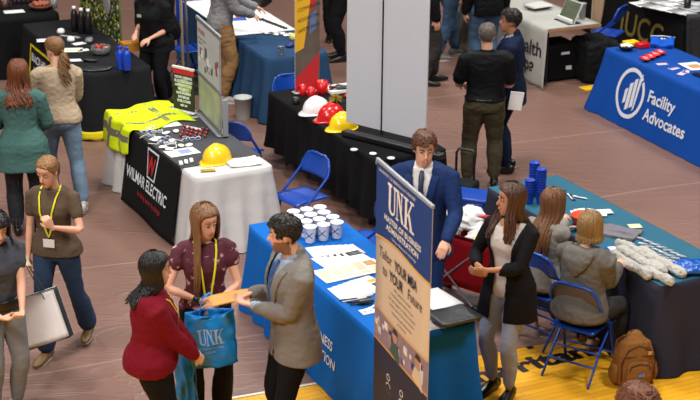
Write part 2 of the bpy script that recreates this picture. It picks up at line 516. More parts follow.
        if neckcut:
            inv = s.B.inverted(); zc, wd = neckcut
            mb.cut(lambda c: (lambda p: p.y > -.02 and p.z > zc and abs(p.x) < wd * (p.z - zc) / (.50 - zc))(inv @ c))
        mb.paint(m, lambda c: False)
        return mb.build(name, None, s.root)
    def trousers(s, m, off=.012, upto=.97, flare=0.0, name='trousers', top=.02, wr=.005, seed=2, skirt=False):
        mb = MB().mat(m)
        s.tors(mb, off * .8, -.085, top)
        for k in 'lr': s.leg(mb, k, off, upto, flare)
        mb.remesh(s.vox + .001, 5, wr=wr, wfreq=8, seed=seed, wst=(1, 1, 1.2))
        return mb.build(name, None, s.root)
    def shoes(s, m, sole=None, label=None, heel=False):
        for k in 'lr':
            mb = MB(); c = s.an[k]
            mb.M = Matrix.Translation((c.x, c.y, c.z - .085)) @ Matrix.Rotation(s.fy[k], 4, 'Z')
            z = .012
            mb.tube([(0, -.06, .052), (0, -.03, .055), (0, .03, .05), (0, .09, .038), (0, .15, .030), (0, .185, .026)],
                    [(.030, .045), (.036, .050), (.037, .045), (.044, .034), (.042, .024), (.026, .018)], 14, ref=(1, 0, 0), e=2.6)
            mb.tube([(0, -.02, .06), (0, -.01, .10)], [.040, .036], 12)
            for v in mb.bm.verts:
                pass
            if sole: mb.mat(m)
            o = mb.build('shoe', m, s.root)
            if sole:
                q = MB(); q.M = mb.M
                out = [(.034 * math.sin(t) * (1.25 if math.cos(t) > 0 else 1), .06 + .135 * math.cos(t)) for t in [2 * PI * i / 20 for i in range(20)]]
                q.prism(out, .0, .022); q.build('sole', sole, o)
        return s
    def jacket(s, m, hem=-.16, off=.026, open_z=.16, openw=.085, lower=.0, wr=.006, seed=3, sleeve=.97, full=False, lapelm=None, name='jacket', lapel=True, flare=.07):
        """open_z: where the front closes; full: hangs open to the hem"""
        mb = MB().mat(m)
        s.tors(mb, off, hem, .535, flare=flare)
        for k in 'lr': s.arm(mb, k, off * .66, sleeve)
        mb.tube([s.B @ Vector((0, -.035, .50)), s.B @ Vector((0, -.034, .545))], [.076, .066], 14)
        mb.remesh(s.vox + .001, 5, wr=wr, wfreq=8, seed=seed)
        inv = s.B.inverted()
        def opening(c):
            p = inv @ c
            if p.y < 0 or abs(p.x) > .2: return False
            if p.z > open_z: return abs(p.x) < openw * min(1, (p.z - open_z) / (.50 - open_z)) + (lower if full else 0)
            if full: return abs(p.x) < lower + .03 * max(0, -(p.z - .1)) 
            return p.z < hem + .12 and abs(p.x) < (hem + .12 - p.z) * .16
        mb.cut(opening)
        mb.cut(lambda c: (inv @ c).z < hem + .012 and abs((inv @ c).z - hem) < .02)
        o = mb.build(name, None, s.root)
        md = o.modifiers.new('s', 'SOLIDIFY'); md.thickness = .005; md.offset = -1
        if lapel:
            for sg in (-1, 1):
                l = MB(); l.M = s.B
                def fn(u, v, sg=sg):
                    z = lerp(open_z, .49, u); x0 = (openw * u + (lower if full else 0)); wd = .012 + .048 * math.sin(min(1, u * 1.15) * PI * .62)
                    # front surface of chest
                    zz = z; a = None
                    for a, b in zip(s.sec, s.sec[1:]):
                        if a[0] <= zz <= b[0]: break
                    t = (zz - a[0]) / (b[0] - a[0]); hw, hd, yc = [lerp(a[i], b[i], t) for i in (1, 2, 3)]
                    x = x0 - .004 + wd * v
                    y = yc + (hd + off + .008) * max(0.05, 1 - abs(x / (hw + off)) ** 2.3) ** (1 / 2.3)
                    return (sg * x, y, z)
                l.sheet(fn, 10, 4, .006)
                l.build('lapel', lapelm or m, s.root)
        return o
    def front(s, x, z, off=0.03):
        for a, b in zip(s.sec, s.sec[1:]):
            if a[0] <= z <= b[0]: break
        t = (z - a[0]) / (b[0] - a[0]); hw, hd, yc = [lerp(a[i], b[i], t) for i in (1, 2, 3)]
        return s.B @ Vector((x, yc + (hd + off) * max(.05, 1 - min(.99, abs(x / (hw + off))) ** 2.3) ** (1 / 2.3), z))
    def tie(s, m):
        t = MB()
        pts = [s.front(0, .515, .022), s.front(0, .490, .036), s.front(0, .40, .030), s.front(0, .30, .030), s.front(0, .17, .032)]
        t.tube(pts, [(.016, .008), (.020, .010), (.018, .005), (.030, .005), (.034, .005)], 10, ref=s.B.to_3x3() @ Vector((1, 0, 0)))
        t.build('tie', m, s.root)
    def collar(s, m):
        t = MB(); t.M = s.B
        t.sheet(lambda u, v: ((.064 + .012 * v) * math.sin(u * 2 * PI), -.012 + (.064 + .014 * v) * math.cos(u * 2 * PI) - .0, .558 - .045 * v - .035 * (max(0, math.cos(u * 2 * PI)) ** 2)), 24, 3, .004)
        t.build('collar', m, s.root)
    def lanyard(s, m, badge=None, z=.17, x=0.0):
        t = MB()
        for sg in (-1, 1):
            pts = [s.B @ Vector((sg * .066, -.03, .535)), s.B @ Vector((sg * .078, .03, .52)), s.front(sg * .070, .47, .030), s.front(sg * .05, .36, .028), s.front(sg * .02 + x, z + .07, .03), s.front(x, z + .02, .032)]
            t.tube(pts, [(.0075, .002)] * 6, 6, ref=s.B.to_3x3() @ Vector((1, 0, 0)))
        o = t.build('lanyard', m, s.root)
        if badge:
            b = MB(); p = s.front(x, z - .03, .036)
            b.M = Matrix.Translation(p) @ s.B.to_3x3().to_4x4()
            b.box((0, 0, 0), (.095, .003, .07), bev=.001)
            b.build('name_badge', badge, s.root)
    def belt(s, m, z=.10, off=.022, r=.016):
        t = MB(); X = []
        for k in range(32):
            an = 2 * PI * k / 32
            for a, b in zip(s.sec, s.sec[1:]):
                if a[0] <= z <= b[0]: break
            tt = (z - a[0]) / (b[0] - a[0]); w, d, y = [lerp(a[i], b[i], tt) for i in (1, 2, 3)]
            X.append(s.B @ Vector(((w + off) * math.cos(an), y + (d + off) * math.sin(an), z)))
        t.tube(X, [(r, .005)] * 32, 6, ref=(0, 0, 1), closed=True); t.build('belt', m, s.root)
    # ---- hair
    def cap(s, mb, thick=.014, front=.062, side=-.005, back=-.07, nz=.004, seed=0, part=0.0):
        """hair lying on the skull; hairline heights at the face, over the ears and at the nape"""
        def fn(u, v):
            az = u * 2 * PI; c = math.cos(az)
            ca = abs(((az + PI) % (2 * PI)) - PI)
            if ca < R(50): lo = front - (ca / R(50)) ** 3 * (front - .03) * .4
            elif ca < R(80): lo = lerp(front - (front - .03) * .4, side, (ca - R(50)) / R(30))
            elif ca < R(112): lo = side
            else: lo = lerp(side, back, min(1, (ca - R(112)) / R(45)))
            z = lerp(lo, .116, v)
            o = thick * min(1, v * 4 + .18) + noise.noise(Vector((az * 3, z * 60, seed))) * nz
            p = head_pt(az, z, o)
            if v > .995: p = Vector((0, -.008, .116 + thick))
            return p
        n = 48
        rows = [[mb.v(s.HM @ Vector(fn(i / n, j / 14))) for i in range(n)] for j in range(15)]
        for j in range(14): mb.bridge(rows[j], rows[j + 1])
    def short_hair(s, m, **k):
        mb = MB().mat(m); r = random.Random(k.pop('rs', 1)); tuft = k.pop('tuft', .5); tl = k.pop('tl', .03); s.cap(mb, **k)
        fr = k.get('front', .062)
        th = k.get('thick', .014)
        for i in range(int(260 * tuft)):
            az = r.uniform(-PI, PI); ca = abs(az)
            zlo = fr if ca < R(55) else (.01 if ca < R(110) else -.045)
            z = r.uniform(zlo, .114); d = r.uniform(.05, .30) * (1 if az > -.3 else -1)
            dz = .018 if z < .09 else .004
            tp = [head_pt(az, z, th - .004), head_pt(az + d * .5, z - dz * .5, th + .003), head_pt(az + d, z - dz, th * (.6 if z < zlo + .02 else 1) - .001)]
            if z > .075 and ca < 1.2: tp[2] += Vector((.004, .006, .002))
            mb.tube([s.HM @ q for q in tp], [.0045, .006, .0025], 6)
        return mb.build('hair', None, s.root, recalc=False)
    def long_hair(s, m, length=.35, curl=0.0, n=90, spread=1.0, front=.060, ahead=0.0, thick=.016, rs=3, sides=1.0, cover=R(48), parto=0.0, r0=.011, fwd='lr', lockdrop=None, back=0.0):
        mb = MB().mat(m); r = random.Random(rs); s.cap(mb, thick=thick, front=front, side=-.03, back=-.09, seed=rs)
        for i in range(n):
            az = r.uniform(cover, 2 * PI - cover)       # clockwise from the face over the right side
            ca = abs(((az + PI) % (2 * PI)) - PI)
            sg = 1 if math.sin(az) > 0 else -1
            L = length * r.uniform(.82, 1.05)
            layer = r.uniform(.0, 1.0)
            pts = []
            zt = r.uniform(.106, .1155)
            for z in (zt, .098, .075, .045, .01, -.03, -.07):
                pts.append(head_pt(az, z, thick - .002 + layer * .006 + (.012 if z < 0 else 0) + (.004 if z < .05 else 0)))
            e = Vector(pts[-1]); st = 7
            w = Vector((math.sin(az), math.cos(az) * .9, 0))
            ph = r.uniform(0, 6.28)
            pts = [s.HM @ p for p in pts]
            base = pts[-1]; dn = Vector((0, 0, -1))
            hx = (s.HM.to_3x3() @ w); hx.z = 0
            inB = s.B.inverted()
            for q in range(1, st + 1):
                t = q / st
                p = base + dn * (L * t) + hx * (.025 * math.sin(min(1, t * 1.4) * PI * .5) * spread + .01 * layer)
                # keep the locks lying outside the shoulders and chest
                b = inB @ p
                if -.1 < b.z < .58:
                    k_ = min(1, (.58 - b.z) / .12); y_0 = b.y
                    zz = min(.50, max(-.05, b.z))
                    for a_, b_ in zip(s.sec, s.sec[1:]):
                        if a_[0] <= zz <= b_[0]: break
                    hd = lerp(a_[2], b_[2], .5) + .045 + s.fat * .03
                    yc = lerp(a_[3], b_[3], .5)
                    b.x *= .92
                    if back: b.x = max(-.15, min(.15, b.x))
                    if ca > R(100) or back: b.y = min(b.y, yc - hd * max(.3, 1 - (abs(b.x) / .24) ** 2) - .012 * layer)
                    else: b.y = max(b.y, yc + hd * max(.3, 1 - (abs(b.x) / .24) ** 2) + .012 * layer) if (fwd in ('lr',) or (fwd == 'l' and sg < 0) or (fwd == 'r' and sg > 0)) else min(b.y, yc - hd)
                    b.y = lerp(y_0, b.y, k_)
                    p = s.B @ b
                if curl:
                    p += Vector((math.cos(ph + t * 9), math.sin(ph + t * 9), 0)) * curl * min(1, t * 3)
                pts.append(p)
            # relax
            for _ in range(2):
                pts = [pts[0]] + [(pts[j - 1] + pts[j] * 2 + pts[j + 1]) / 4 for j in range(1, len(pts) - 1)] + [pts[-1]]
            k = len(pts)
            mb.tube(pts, [((r0 * (1.1 - .55 * j / k) + .002) * min(1, .35 + j * .3), r0 * .7 * (1.05 - .6 * j / k) * min(1, .3 + j * .3)) for j in range(k)], 7, ref=s.HM.to_3x3() @ Vector((math.cos(az), -math.sin(az), 0)))
        return mb.build('hair', None, s.root, recalc=False)
    def ponytail(s, m, length=.3, z=-.0, curl=.012, n=16, thick=.014, side=0.0, front=.06, rs=5, wide=.022, rest=None):
        mb = MB().mat(m); s.cap(mb, thick=thick, front=front, side=-.01, back=-.085, seed=rs, nz=.006)
        r = random.Random(rs); b0 = s.HM @ Vector((side, -.125, z)); 
        for i in range(n):
            ph = r.uniform(0, 6.28); rr_ = r.uniform(.2, 1) * wide; L = length * r.uniform(.75, 1.05)
            pts = [s.HM @ Vector((side * .6, -.10, z + .01)), b0]
            for q in range(1, 9):
                t = q / 8
                o = Vector((math.cos(ph + t * 5 * (curl > .01)), math.sin(ph + t * 5 * (curl > .01)), 0)) * (rr_ * math.sin(min(1, t * 2.2) * PI * .5 + .2) + curl * t)
                pts.append(b0 + (s.B.to_3x3() @ Vector((0, -.035 * math.sin(t * 2), 0))) + Vector((0, 0, -L * t)) + o)
            mb.tube(pts, [.012, .010] + [.010 * (1.05 - .6 * q / 8) for q in range(1, 9)], 7)
        return mb.build('hair', None, s.root, recalc=False)
# ------------------------------------------------------------------ the hall
def rotv(a): return Vector((math.cos(a), math.sin(a), 0))
GA = R(26)      # the tables' short side in the hall

def floor_mats():
    m = bpy.data.materials.new('floor_cover'); m.use_nodes = True; nt = m.node_tree; n = nt.nodes; L = nt.links; b = n['Principled BSDF']
    tc = n.new('ShaderNodeTexCoord')
    def mapping(rot, sc, src=None):
        q = n.new('ShaderNodeMapping'); q.inputs['Rotation'].default_value = (0, 0, rot); q.inputs['Scale'].default_value = sc
        L.new(tc.outputs['Object'], q.inputs['Vector']); return q
    def noise_(mp, sc, det=4, dist=0.0):
        q = n.new('ShaderNodeTexNoise'); q.inputs['Scale'].default_value = sc; q.inputs['Detail'].default_value = det; q.inputs['Distortion'].default_value = dist
        L.new(mp.outputs[0], q.inputs['Vector']); return q
    mp = mapping(-R(12), (0.35, 1.3, 1)); nz = noise_(mp, 1.5, 3, .9)
    mp2 = mapping(R(10), (1, 1, 1)); n2 = noise_(mp2, .55, 3)
    ramp = n.new('ShaderNodeMix'); ramp.data_type = 'RGBA'
    ramp.inputs[6].default_value = lin('#6c5046'); ramp.inputs[7].default_value = lin('#856559')
    L.new(n2.outputs['Fac'], ramp.inputs[0])
    # pale seams running along the short side of the tables
    mp3 = mapping(-GA + R(4), (1, 1, 1)); sp = n.new('ShaderNodeSeparateXYZ'); L.new(mp3.outputs[0], sp.inputs[0])
    wb = noise_(mapping(0, (1, 1, 1)), .5, 2)
    ad = n.new('ShaderNodeMath'); ad.operation = 'MULTIPLY_ADD'; L.new(wb.outputs['Fac'], ad.inputs[0]); ad.inputs[1].default_value = .25; L.new(sp.outputs['Y'], ad.inputs[2])
    md = n.new('ShaderNodeMath'); md.operation = 'PINGPONG'; L.new(ad.outputs[0], md.inputs[0]); md.inputs[1].default_value = .93
    cp = n.new('ShaderNodeMath'); cp.operation = 'LESS_THAN'; L.new(md.outputs[0], cp.inputs[0]); cp.inputs[1].default_value = .012
    mk = n.new('ShaderNodeMath'); mk.operation = 'MULTIPLY'; L.new(cp.outputs[0], mk.inputs[0]); mk.inputs[1].default_value = .45
    mx = n.new('ShaderNodeMix'); mx.data_type = 'RGBA'; L.new(mk.outputs[0], mx.inputs[0]); L.new(ramp.outputs[2], mx.inputs[6]); mx.inputs[7].default_value = lin('#a58a7c')
    L.new(mx.outputs[2], b.inputs['Base Color'])
    b.inputs['Roughness'].default_value = .42; b.inputs['Specular IOR Level'].default_value = .5
    rg = n.new('ShaderNodeMath'); rg.operation = 'ABSOLUTE'
    sb = n.new('ShaderNodeMath'); sb.operation = 'SUBTRACT'; L.new(nz.outputs['Fac'], sb.inputs[0]); sb.inputs[1].default_value = .5; L.new(sb.outputs[0], rg.inputs[0])
    n5 = noise_(mapping(R(50), (.5, 1.2, 1)), 1.9, 3, 1.2)
    s2 = n.new('ShaderNodeMath'); s2.operation = 'SUBTRACT'; L.new(n5.outputs['Fac'], s2.inputs[0]); s2.inputs[1].default_value = .5
    r2 = n.new('ShaderNodeMath'); r2.operation = 'ABSOLUTE'; L.new(s2.outputs[0], r2.inputs[0])
    a2 = n.new('ShaderNodeMath'); a2.operation = 'MINIMUM'; L.new(rg.outputs[0], a2.inputs[0]); L.new(r2.outputs[0], a2.inputs[1])
    a3 = n.new('ShaderNodeMath'); a3.operation = 'MINIMUM'; L.new(a2.outputs[0], a3.inputs[0]); a3.inputs[1].default_value = .04
    bp = n.new('ShaderNodeBump'); bp.invert = True; bp.inputs['Strength'].default_value = .42; bp.inputs['Distance'].default_value = .28
    L.new(a3.outputs[0], bp.inputs['Height']); L.new(bp.outputs['Normal'], b.inputs['Normal'])
    # wood court
    w = bpy.data.materials.new('court_wood'); w.use_nodes = True; nt = w.node_tree; n = nt.nodes; L = nt.links; b = n['Principled BSDF']
    tc = n.new('ShaderNodeTexCoord')
    mp = n.new('ShaderNodeMapping'); mp.inputs['Rotation'].default_value = (0, 0, -GA); L.new(tc.outputs['Object'], mp.inputs['Vector'])
    br = n.new('ShaderNodeTexBrick'); L.new(mp.outputs[0], br.inputs['Vector']); br.inputs['Scale'].default_value = 1
    br.inputs['Brick Width'].default_value = .9; br.inputs['Row Height'].default_value = .06; br.inputs['Mortar Size'].default_value = .0015
    br.inputs['Color1'].default_value = lin('#f7b62c'); br.inputs['Color2'].default_value = lin('#e8a422'); br.inputs['Mortar'].default_value = lin('#8a5a14')
    gm = n.new('ShaderNodeMapping'); gm.inputs['Rotation'].default_value = (0, 0, -GA); gm.inputs['Scale'].default_value = (.6, 14, 1); L.new(tc.outputs['Object'], gm.inputs['Vector'])
    gn = n.new('ShaderNodeTexNoise'); gn.inputs['Scale'].default_value = 4; gn.inputs['Detail'].default_value = 6; L.new(gm.outputs[0], gn.inputs['Vector'])
    mx = n.new('ShaderNodeMix'); mx.data_type = 'RGBA'; mx.blend_type = 'MULTIPLY'; mx.inputs[0].default_value = .2
    L.new(br.outputs['Color'], mx.inputs[6]); L.new(gn.outputs['Color'], mx.inputs[7]); 
    L.new(mx.outputs[2], b.inputs['Base Color']); b.inputs['Roughness'].default_value = .3
    return m, w
COVER, WOOD = floor_mats()

mb = MB(); mb.box((0, 14, -.05), (44, 44, .1)); tag(mb.build('floor', WOOD), kind='structure')
# the covering lies over the boards and ends on a straight edge near the camera
e0 = at(230, 399); e1 = at(487, 354); ed = (e1 - e0).normalized(); en = Vector((-ed.y, ed.x, 0))
mb = MB(); c = [e0 - ed * 9, e0 + ed * 16, e0 + ed * 16 + en * 30, e0 - ed * 9 + en * 30]
mb.prism([(p.x, p.y) for p in c], .0005, .004); tag(mb.build('floor', COVER), kind='structure')
WHT = mat('white_paint', '#d8d2c6', .5)
mb = MB(); p, q = e0 - ed * 9 - en * .012, e0 + ed * .9 - en * .012
mb.prism([(v.x, v.y) for v in (p, q, q + en * .03, p + en * .03)], .0042, .0052); tag(mb.build('trim_1', WHT), kind='structure')
WALL = mat('hall_wall', '#2c2a2c', .9)
for nm, c, d in (('wall_back', (0, 36, 4), (44, .3, 8)), ('wall_left', (-22, 14, 4), (.3, 44, 8)), ('wall_right', (22, 14, 4), (.3, 44, 8))):
    mb = MB(); mb.box(c, d); tag(mb.build(nm, WALL), kind='structure')
# lettering and lines painted on the boards
BLK = mat('court_black', '#14100c', .4)
p0 = at(470, 384.5); p1 = at(581, 357.5); dx = (p1 - p0).normalized(); dy = Vector((-dx.y, dx.x, 0))
mb = MB().mat(BLK)
mb.text('ritan', .30, lambda x, y, h: at(521, 372.5) + dx * x + dy * y + Vector((0, 0, .0008)), bold=.012, xs=1.25)
mb.text('Sama', .30, lambda x, y, h: at(516, 373.7) + dx * x + dy * y + Vector((0, 0, .0008)), bold=.012, xs=1.25, align='RIGHT')
tag(mb.build('floor', BLK, recalc=False), kind='structure')
mb = MB()
for px in (487, 528):
    q = at(px + 2, 356.5 if px < 500 else 347.5); mb.box((q.x, q.y, .0012), (.06, .05, .001), rz=GA)
tag(mb.build('trim_3', BLK), kind='structure')
mb = MB(); p, q = at(676, 345), at(720, 334); t = (q - p).normalized(); m_ = Vector((-t.y, t.x, 0)) * .05
mb.prism([(v.x, v.y) for v in (p, q, q + m_, p + m_)], .0002, .0012); tag(mb.build('trim_4', WHT), kind='structure')

# ------------------------------------------------------------------ tables
class Table:
    def __init__(s, A, phi, L=2.44, W=.76, h=.74):
        s.A = Vector((A[0], A[1], 0)); s.phi = phi; s.L = L; s.W = W; s.h = h; s.rz = phi - PI / 2
        s.M = Matrix.Translation(s.A) @ Matrix.Rotation(s.rz, 4, 'Z')
    def pt(s, x, y, z=0.0): return s.M @ Vector((x, y, s.h + z))
    def per(s): return 2 * (s.L + s.W)
    def edge(s, q):
        """q metres round the rim from the far left corner; returns point and outward direction"""
        L, W = s.L, s.W; q = q % (2 * (L + W))
        if q < L: p, n = Vector((0, L - q, 0)), Vector((-1, 0, 0))
        elif q < L + W: p, n = Vector((q - L, 0, 0)), Vector((0, -1, 0))
        elif q < 2 * L + W: p, n = Vector((W, q - L - W, 0)), Vector((1, 0, 0))
        else: p, n = Vector((W - (q - 2 * L - W), L, 0)), Vector((0, 1, 0))
        return p, n
    def cloth(s, name, m, label, cat='tablecloth', hem=.012, flare=.07, fold=.018, wl=.28, seed=0, q0=None, q1=None, group=None, quiet=None, off=0.0):
        s.flare, s.fold, s.wl, s.seed, s.hem, s.quiet, s.off = flare, fold, wl, seed, hem, quiet, off
        mb = MB(); T = s.per(); step = .035
        n = int(T / step); qs = [i * T / n for i in range(n)]
        zs = [1 - i / 14 for i in range(15)]
        rows = [[mb.v(s.skirt(q, hem + (s.h - hem) * z)) for q in qs] for z in zs]
        for i in range(14): mb.bridge(rows[i], rows[i + 1])
        def inset(k, up):
            out = []
            for q in qs:
                p = s.skirt(q, s.h); c = Vector((min(max(p.x, k), s.W - k), min(max(p.y, k), s.L - k), s.h + up)); out.append(mb.v(c))
            return out
        r1 = inset(.012, .004 + off); mb.bridge(rows[0], r1)
        mb.f(r1)
        o = mb.build(name, m, None, loc=s.A, rotz=s.rz)
        return tag(o, label, cat, group)
    def skirt(s, q, z, extra=0.0):
        p, n = s.edge(q); t = (s.h - z) / s.h; L, W = s.L, s.W
        # round the corners off outwards
        for cq, (cx, cy) in ((L, (0, 0)), (L + W, (W, 0)), (2 * L + W, (W, L)), (0, (0, L)), (2 * (L + W), (0, L))):
            d = q - cq
            if abs(d) < .12:
                c = Vector((cx - W / 2, cy - L / 2, 0)); c = Vector((math.copysign(1, c.x), math.copysign(1, c.y), 0)).normalized()
                k = 1 - abs(d) / .12; n = (n * (1 - k * .8) + c * k * .8).normalized() * (1 + .35 * k * t)
                p = p - c * .018 * k * k
        f = s.fold
        if s.quiet and s.quiet[0] < q < s.quiet[1]: f *= .18
        w = math.sin(q * 2 * PI / s.wl + 2.2 * noise.noise(Vector((q * 1.3, s.seed, 0)))) * f * t + noise.noise(Vector((q * 2.5, z * 1.6, s.seed + 3))) * f * .9 * t ** .5
        return p + n * (s.flare * t + w + extra + s.off) + Vector((0, 0, z))
    def place(s, q, z, slant=0.0):
        """put lettering on the long front skirt: x runs right from q metres after the far corner"""
        def f(x, y, h, s=s): return s.skirt(q + x, z + y + x * slant, .006 + h)
        f.curved = True
        return f

def folding_table(T, label, m, group=None):
    t = thing('folding_table', label, 'table', T.A, T.rz, group)
    mb = MB(); mb.box((T.W / 2, T.L / 2, T.h - .022), (T.W - .02, T.L - .02, .04), bev=.006); mb.build('tabletop', m, t)
    for y, sg in ((.28, 1), (T.L - .28, -1)):
        for x in (.09, T.W - .09):
            l = MB(); l.tube([(x, y + .1 * sg, T.h - .05), (x, y, .32), (x, y, .012)], .0125, 8); l.build('leg', STEEL, t)
        l = MB(); l.tube([(.09, y, .22), (T.W - .09, y, .22)], .01, 8); l.tube([(.09, y, .55), (T.W - .09, y, .55)], .01, 8); l.build('stretcher', STEEL, t)
    return t

STEEL = mat('dark_steel', '#3a3a3c', .4, metal=.6)
WHITE = mat('white_plastic', '#e6e4e0', .4, var=.03)
PAPER = mat('paper', '#eeecea', .7, var=.03)
BLACKP = mat('black_plastic', '#121214', .4, var=.1)
NAVYI = mat('navy_ink', '#16356e', .5)
GREYP = mat('grey_plastic', '#8f9296', .45)
GOLD = mat('gold_ink', '#d9a437', .5)
REDP = mat('red_plastic', '#c4141c', .3, var=.06)
YELP = mat('yellow_plastic', '#f2c71a', .3, var=.05)

T_UNK = Table(at(382, 342, .74), R(116))
T_TEAL = Table(at(661, 288, .74), R(118))
T_FAC = Table(at(604.5, 48, .74) - Vector((math.cos(R(114)), math.sin(R(114)), 0)) * 2.44, R(114))
T_WIL = Table(at(196, 179, .74), R(118), 2.2)
T_BLK = Table(at(267, 92, .74) - Vector((math.cos(R(117)), math.sin(R(117)), 0)) * 2.44, R(117))
T_HEA = Table(at(548, 30, .74), R(115))
T_NAV = Table(at(266, 59, .74), R(114), 2.9)
T_SEC = Table(at(85, 75, .74), R(117))
T_ONE = Table(at(60, 14, .74) - Vector((math.cos(R(26)), math.sin(R(26)), 0)) * .85, R(116), W=.85)
T_YEL = Table(at(684, 14, .74), R(114))

BLUE = fabric('royal_blue_cloth', '#0a5eb0', .75, bump=.35, bscale=4)
T_UNK.cloth('tablecloth', BLUE, 'bright blue tablecloth behind the tall roll-up banner, carrying white cups and papers', seed=1, quiet=(1.25, 2.3), fold=.02)
WTXT = mat('white_ink', '#dfe3ea', .7, var=.02)
mb = MB().mat(WTXT)
mb.text('MASTER OF BUSINESS', .105, T_UNK.place(.72, .36), bold=.001, align='LEFT')
mb.text('ADMINISTRATION', .105, T_UNK.place(.93, .235), bold=.001)
def child_local(o, parent):      # lettering lies in the same table frame as its cloth
    o.parent = parent; o.location = (0, 0, 0); o.rotation_euler = (0, 0, 0); return o
def last(name): return [o for o in bpy.data.objects if o.name.split('.')[0] == name][-1]
CL = {}
def cloth_of(T):
    return [o for o in bpy.data.objects if o.get('category') == 'tablecloth' and (o.location - T.A).length < 1e-4][0]
child_local(mb.build('lettering', WTXT, recalc=False), cloth_of(T_UNK))

# slate cloth with one even teal cloth over it; its top carries printed matter
TEAL = fabric('teal_cloth', '#285a70', .7, bump=.25, bscale=4)
T_TEAL.cloth('tablecloth', fabric('slate_navy_cloth', '#2b2b38', .8, bump=.3), 'dark slate tablecloth with a teal cast under rolled grey shirts', seed=4, fold=.022)
mb = MB(); mb.box((T_TEAL.W / 2, T_TEAL.L / 2, T_TEAL.h + .006), (T_TEAL.W - .03, T_TEAL.L - .03, .003))
tag(mb.build('table_runner', TEAL, None, T_TEAL.A, T_TEAL.rz), 'teal cloth laid over the top of the dark table with the rolled shirts', 'table runner')

FBLUE = fabric('facility_blue_cloth', '#0b4292', .7, bump=.25, bscale=4)
fc = T_FAC.cloth('tablecloth', FBLUE, 'royal blue tablecloth printed with a ring logo and Facility Advocates', seed=6, quiet=(.2, 2.4), flare=.16, fold=.02)
LOGO = mat('pale_grey_ink', '#c9ccd4', .7, var=.03)
mb = MB().mat(LOGO); pl = T_FAC.place(0, 0)
mb.text('Facility', .185, T_FAC.place(1.03, .40), bold=.004)
mb.text('Advocates', .185, T_FAC.place(1.03, .20), bold=.004)
child_local(mb.build('lettering', LOGO, recalc=False), fc)
mb = MB().mat(LOGO)
def arc(mb, cx, cy, r0, r1, a0, a1, pl, n=40, ry=1.0):
    A = [mb.v(pl(cx + r0 * math.cos(lerp(a0, a1, i / n)), cy + ry * r0 * math.sin(lerp(a0, a1, i / n)), .001)) for i in range(n + 1)]
    B = [mb.v(pl(cx + r1 * math.cos(lerp(a0, a1, i / n)), cy + ry * r1 * math.sin(lerp(a0, a1, i / n)), .001)) for i in range(n + 1)]
    for i in range(n): mb.f([A[i], A[i + 1], B[i + 1], B[i]], False)
def poly(mb, pts, pl): mb.f([mb.v(pl(x, y, .0015)) for x, y in pts], False)
arc(mb, .70, .40, .225, .268, R(45), R(400), pl, ry=1.05)
for x0, w_, y0, y1 in ((.60, .05, .26, .42), (.665, .055, .20, .50), (.735, .055, .24, .56)):
    poly(mb, [(x0, y0), (x0 + w_, y0 + .03), (x0 + w_, y1 + .03), (x0, y1)], pl)
poly(mb, [(.80, .22), (.83, .26), (.865, .66), (.81, .58)], pl)
child_local(mb.build('logo', LOGO, recalc=False), fc)

WCLOTH = fabric('white_cloth', '#c9c6c4', .8, bump=.8, bscale=3.5, var=.05)
T_WIL.cloth('tablecloth', WCLOTH, 'white tablecloth with loose folds under the black electric company runner', seed=9, quiet=(.45, 2.12), fold=.036, wl=.21, flare=.09)
T_BLK.cloth('tablecloth', fabric('black_cloth', '#0e0e10', .8, bump=.3), 'black tablecloth under the row of hard hats and the tall white panel', seed=12, hem=.17, fold=.036, flare=.05)
TTOP = mat('table_laminate', '#8d8a86', .5)
folding_table(T_BLK, 'folding table with dark steel legs showing under the black hard hat cloth', TTOP)
T_NAV.cloth('tablecloth', fabric('navy_cloth', '#24405f', .75, bump=.3), 'faded navy tablecloth half covered by a white runner at the back of the hall', seed=15, hem=.02, fold=.035, flare=.09)
T_SEC.cloth('tablecloth', fabric('charcoal_cloth', '#1b1c1f', .8, bump=.3), 'charcoal tablecloth with a black hem of yellow, at the giveaway table with blue bottles', seed=17, fold=.012)
T_ONE.cloth('tablecloth', fabric('black_cloth_b', '#0e0e10', .8, bump=.3), 'plain black tablecloth at the far left with bowls on it', seed=19)
T_YEL.cloth('tablecloth', fabric('black_cloth_c', '#0c0c0e', .7, bump=.3), 'black tablecloth with dim yellow lettering at the far right', seed=21, quiet=(0, 2.4))
YDIM = mat('dim_yellow_ink', '#6a5c1c', .7)
mb = MB().mat(YDIM); mb.text('IUCC', .44, T_YEL.place(1.10, .20), bold=.004, xs=.95); child_local(mb.build('lettering', YDIM, recalc=False), cloth_of(T_YEL))

# second table: yellow band round the hem, yellow framed sign on its far end
c2 = cloth_of(T_SEC)
YEL = fabric('yellow_band', '#d9c81e', .7)
mb = MB()
q0, q1 = 0.0, T_SEC.L + T_SEC.W
mb.sheet(lambda u, v: T_SEC.skirt(lerp(T_SEC.L * .62, q1, u), .02 + .09 * v + .03 * math.sin(u * 70) * (1 - v) * .4, .006), 90, 3, .002)
child_local(mb.build('hem_band', YEL), c2)
mb = MB().mat(YEL); pl = T_SEC.place(0, 0)
for a, b_, c_, d_ in ((.42, .22, 1.25, .25), (.42, .58, 1.25, .61), (.42, .22, .45, .61), (1.22, .22, 1.25, .61)):
    mb.sheet(lambda u, v: T_SEC.skirt(lerp(a, c_, u), lerp(b_, d_, v), .008), 20, 1)
mb.mat(WTXT); mb.text('BLACK HILLS', .13, T_SEC.place(.47, .42), bold=.003, xs=.9); mb.text('ENERGY', .12, T_SEC.place(.55, .28), xs=.9)
child_local(mb.build('sign_print', None, recalc=False), c2)

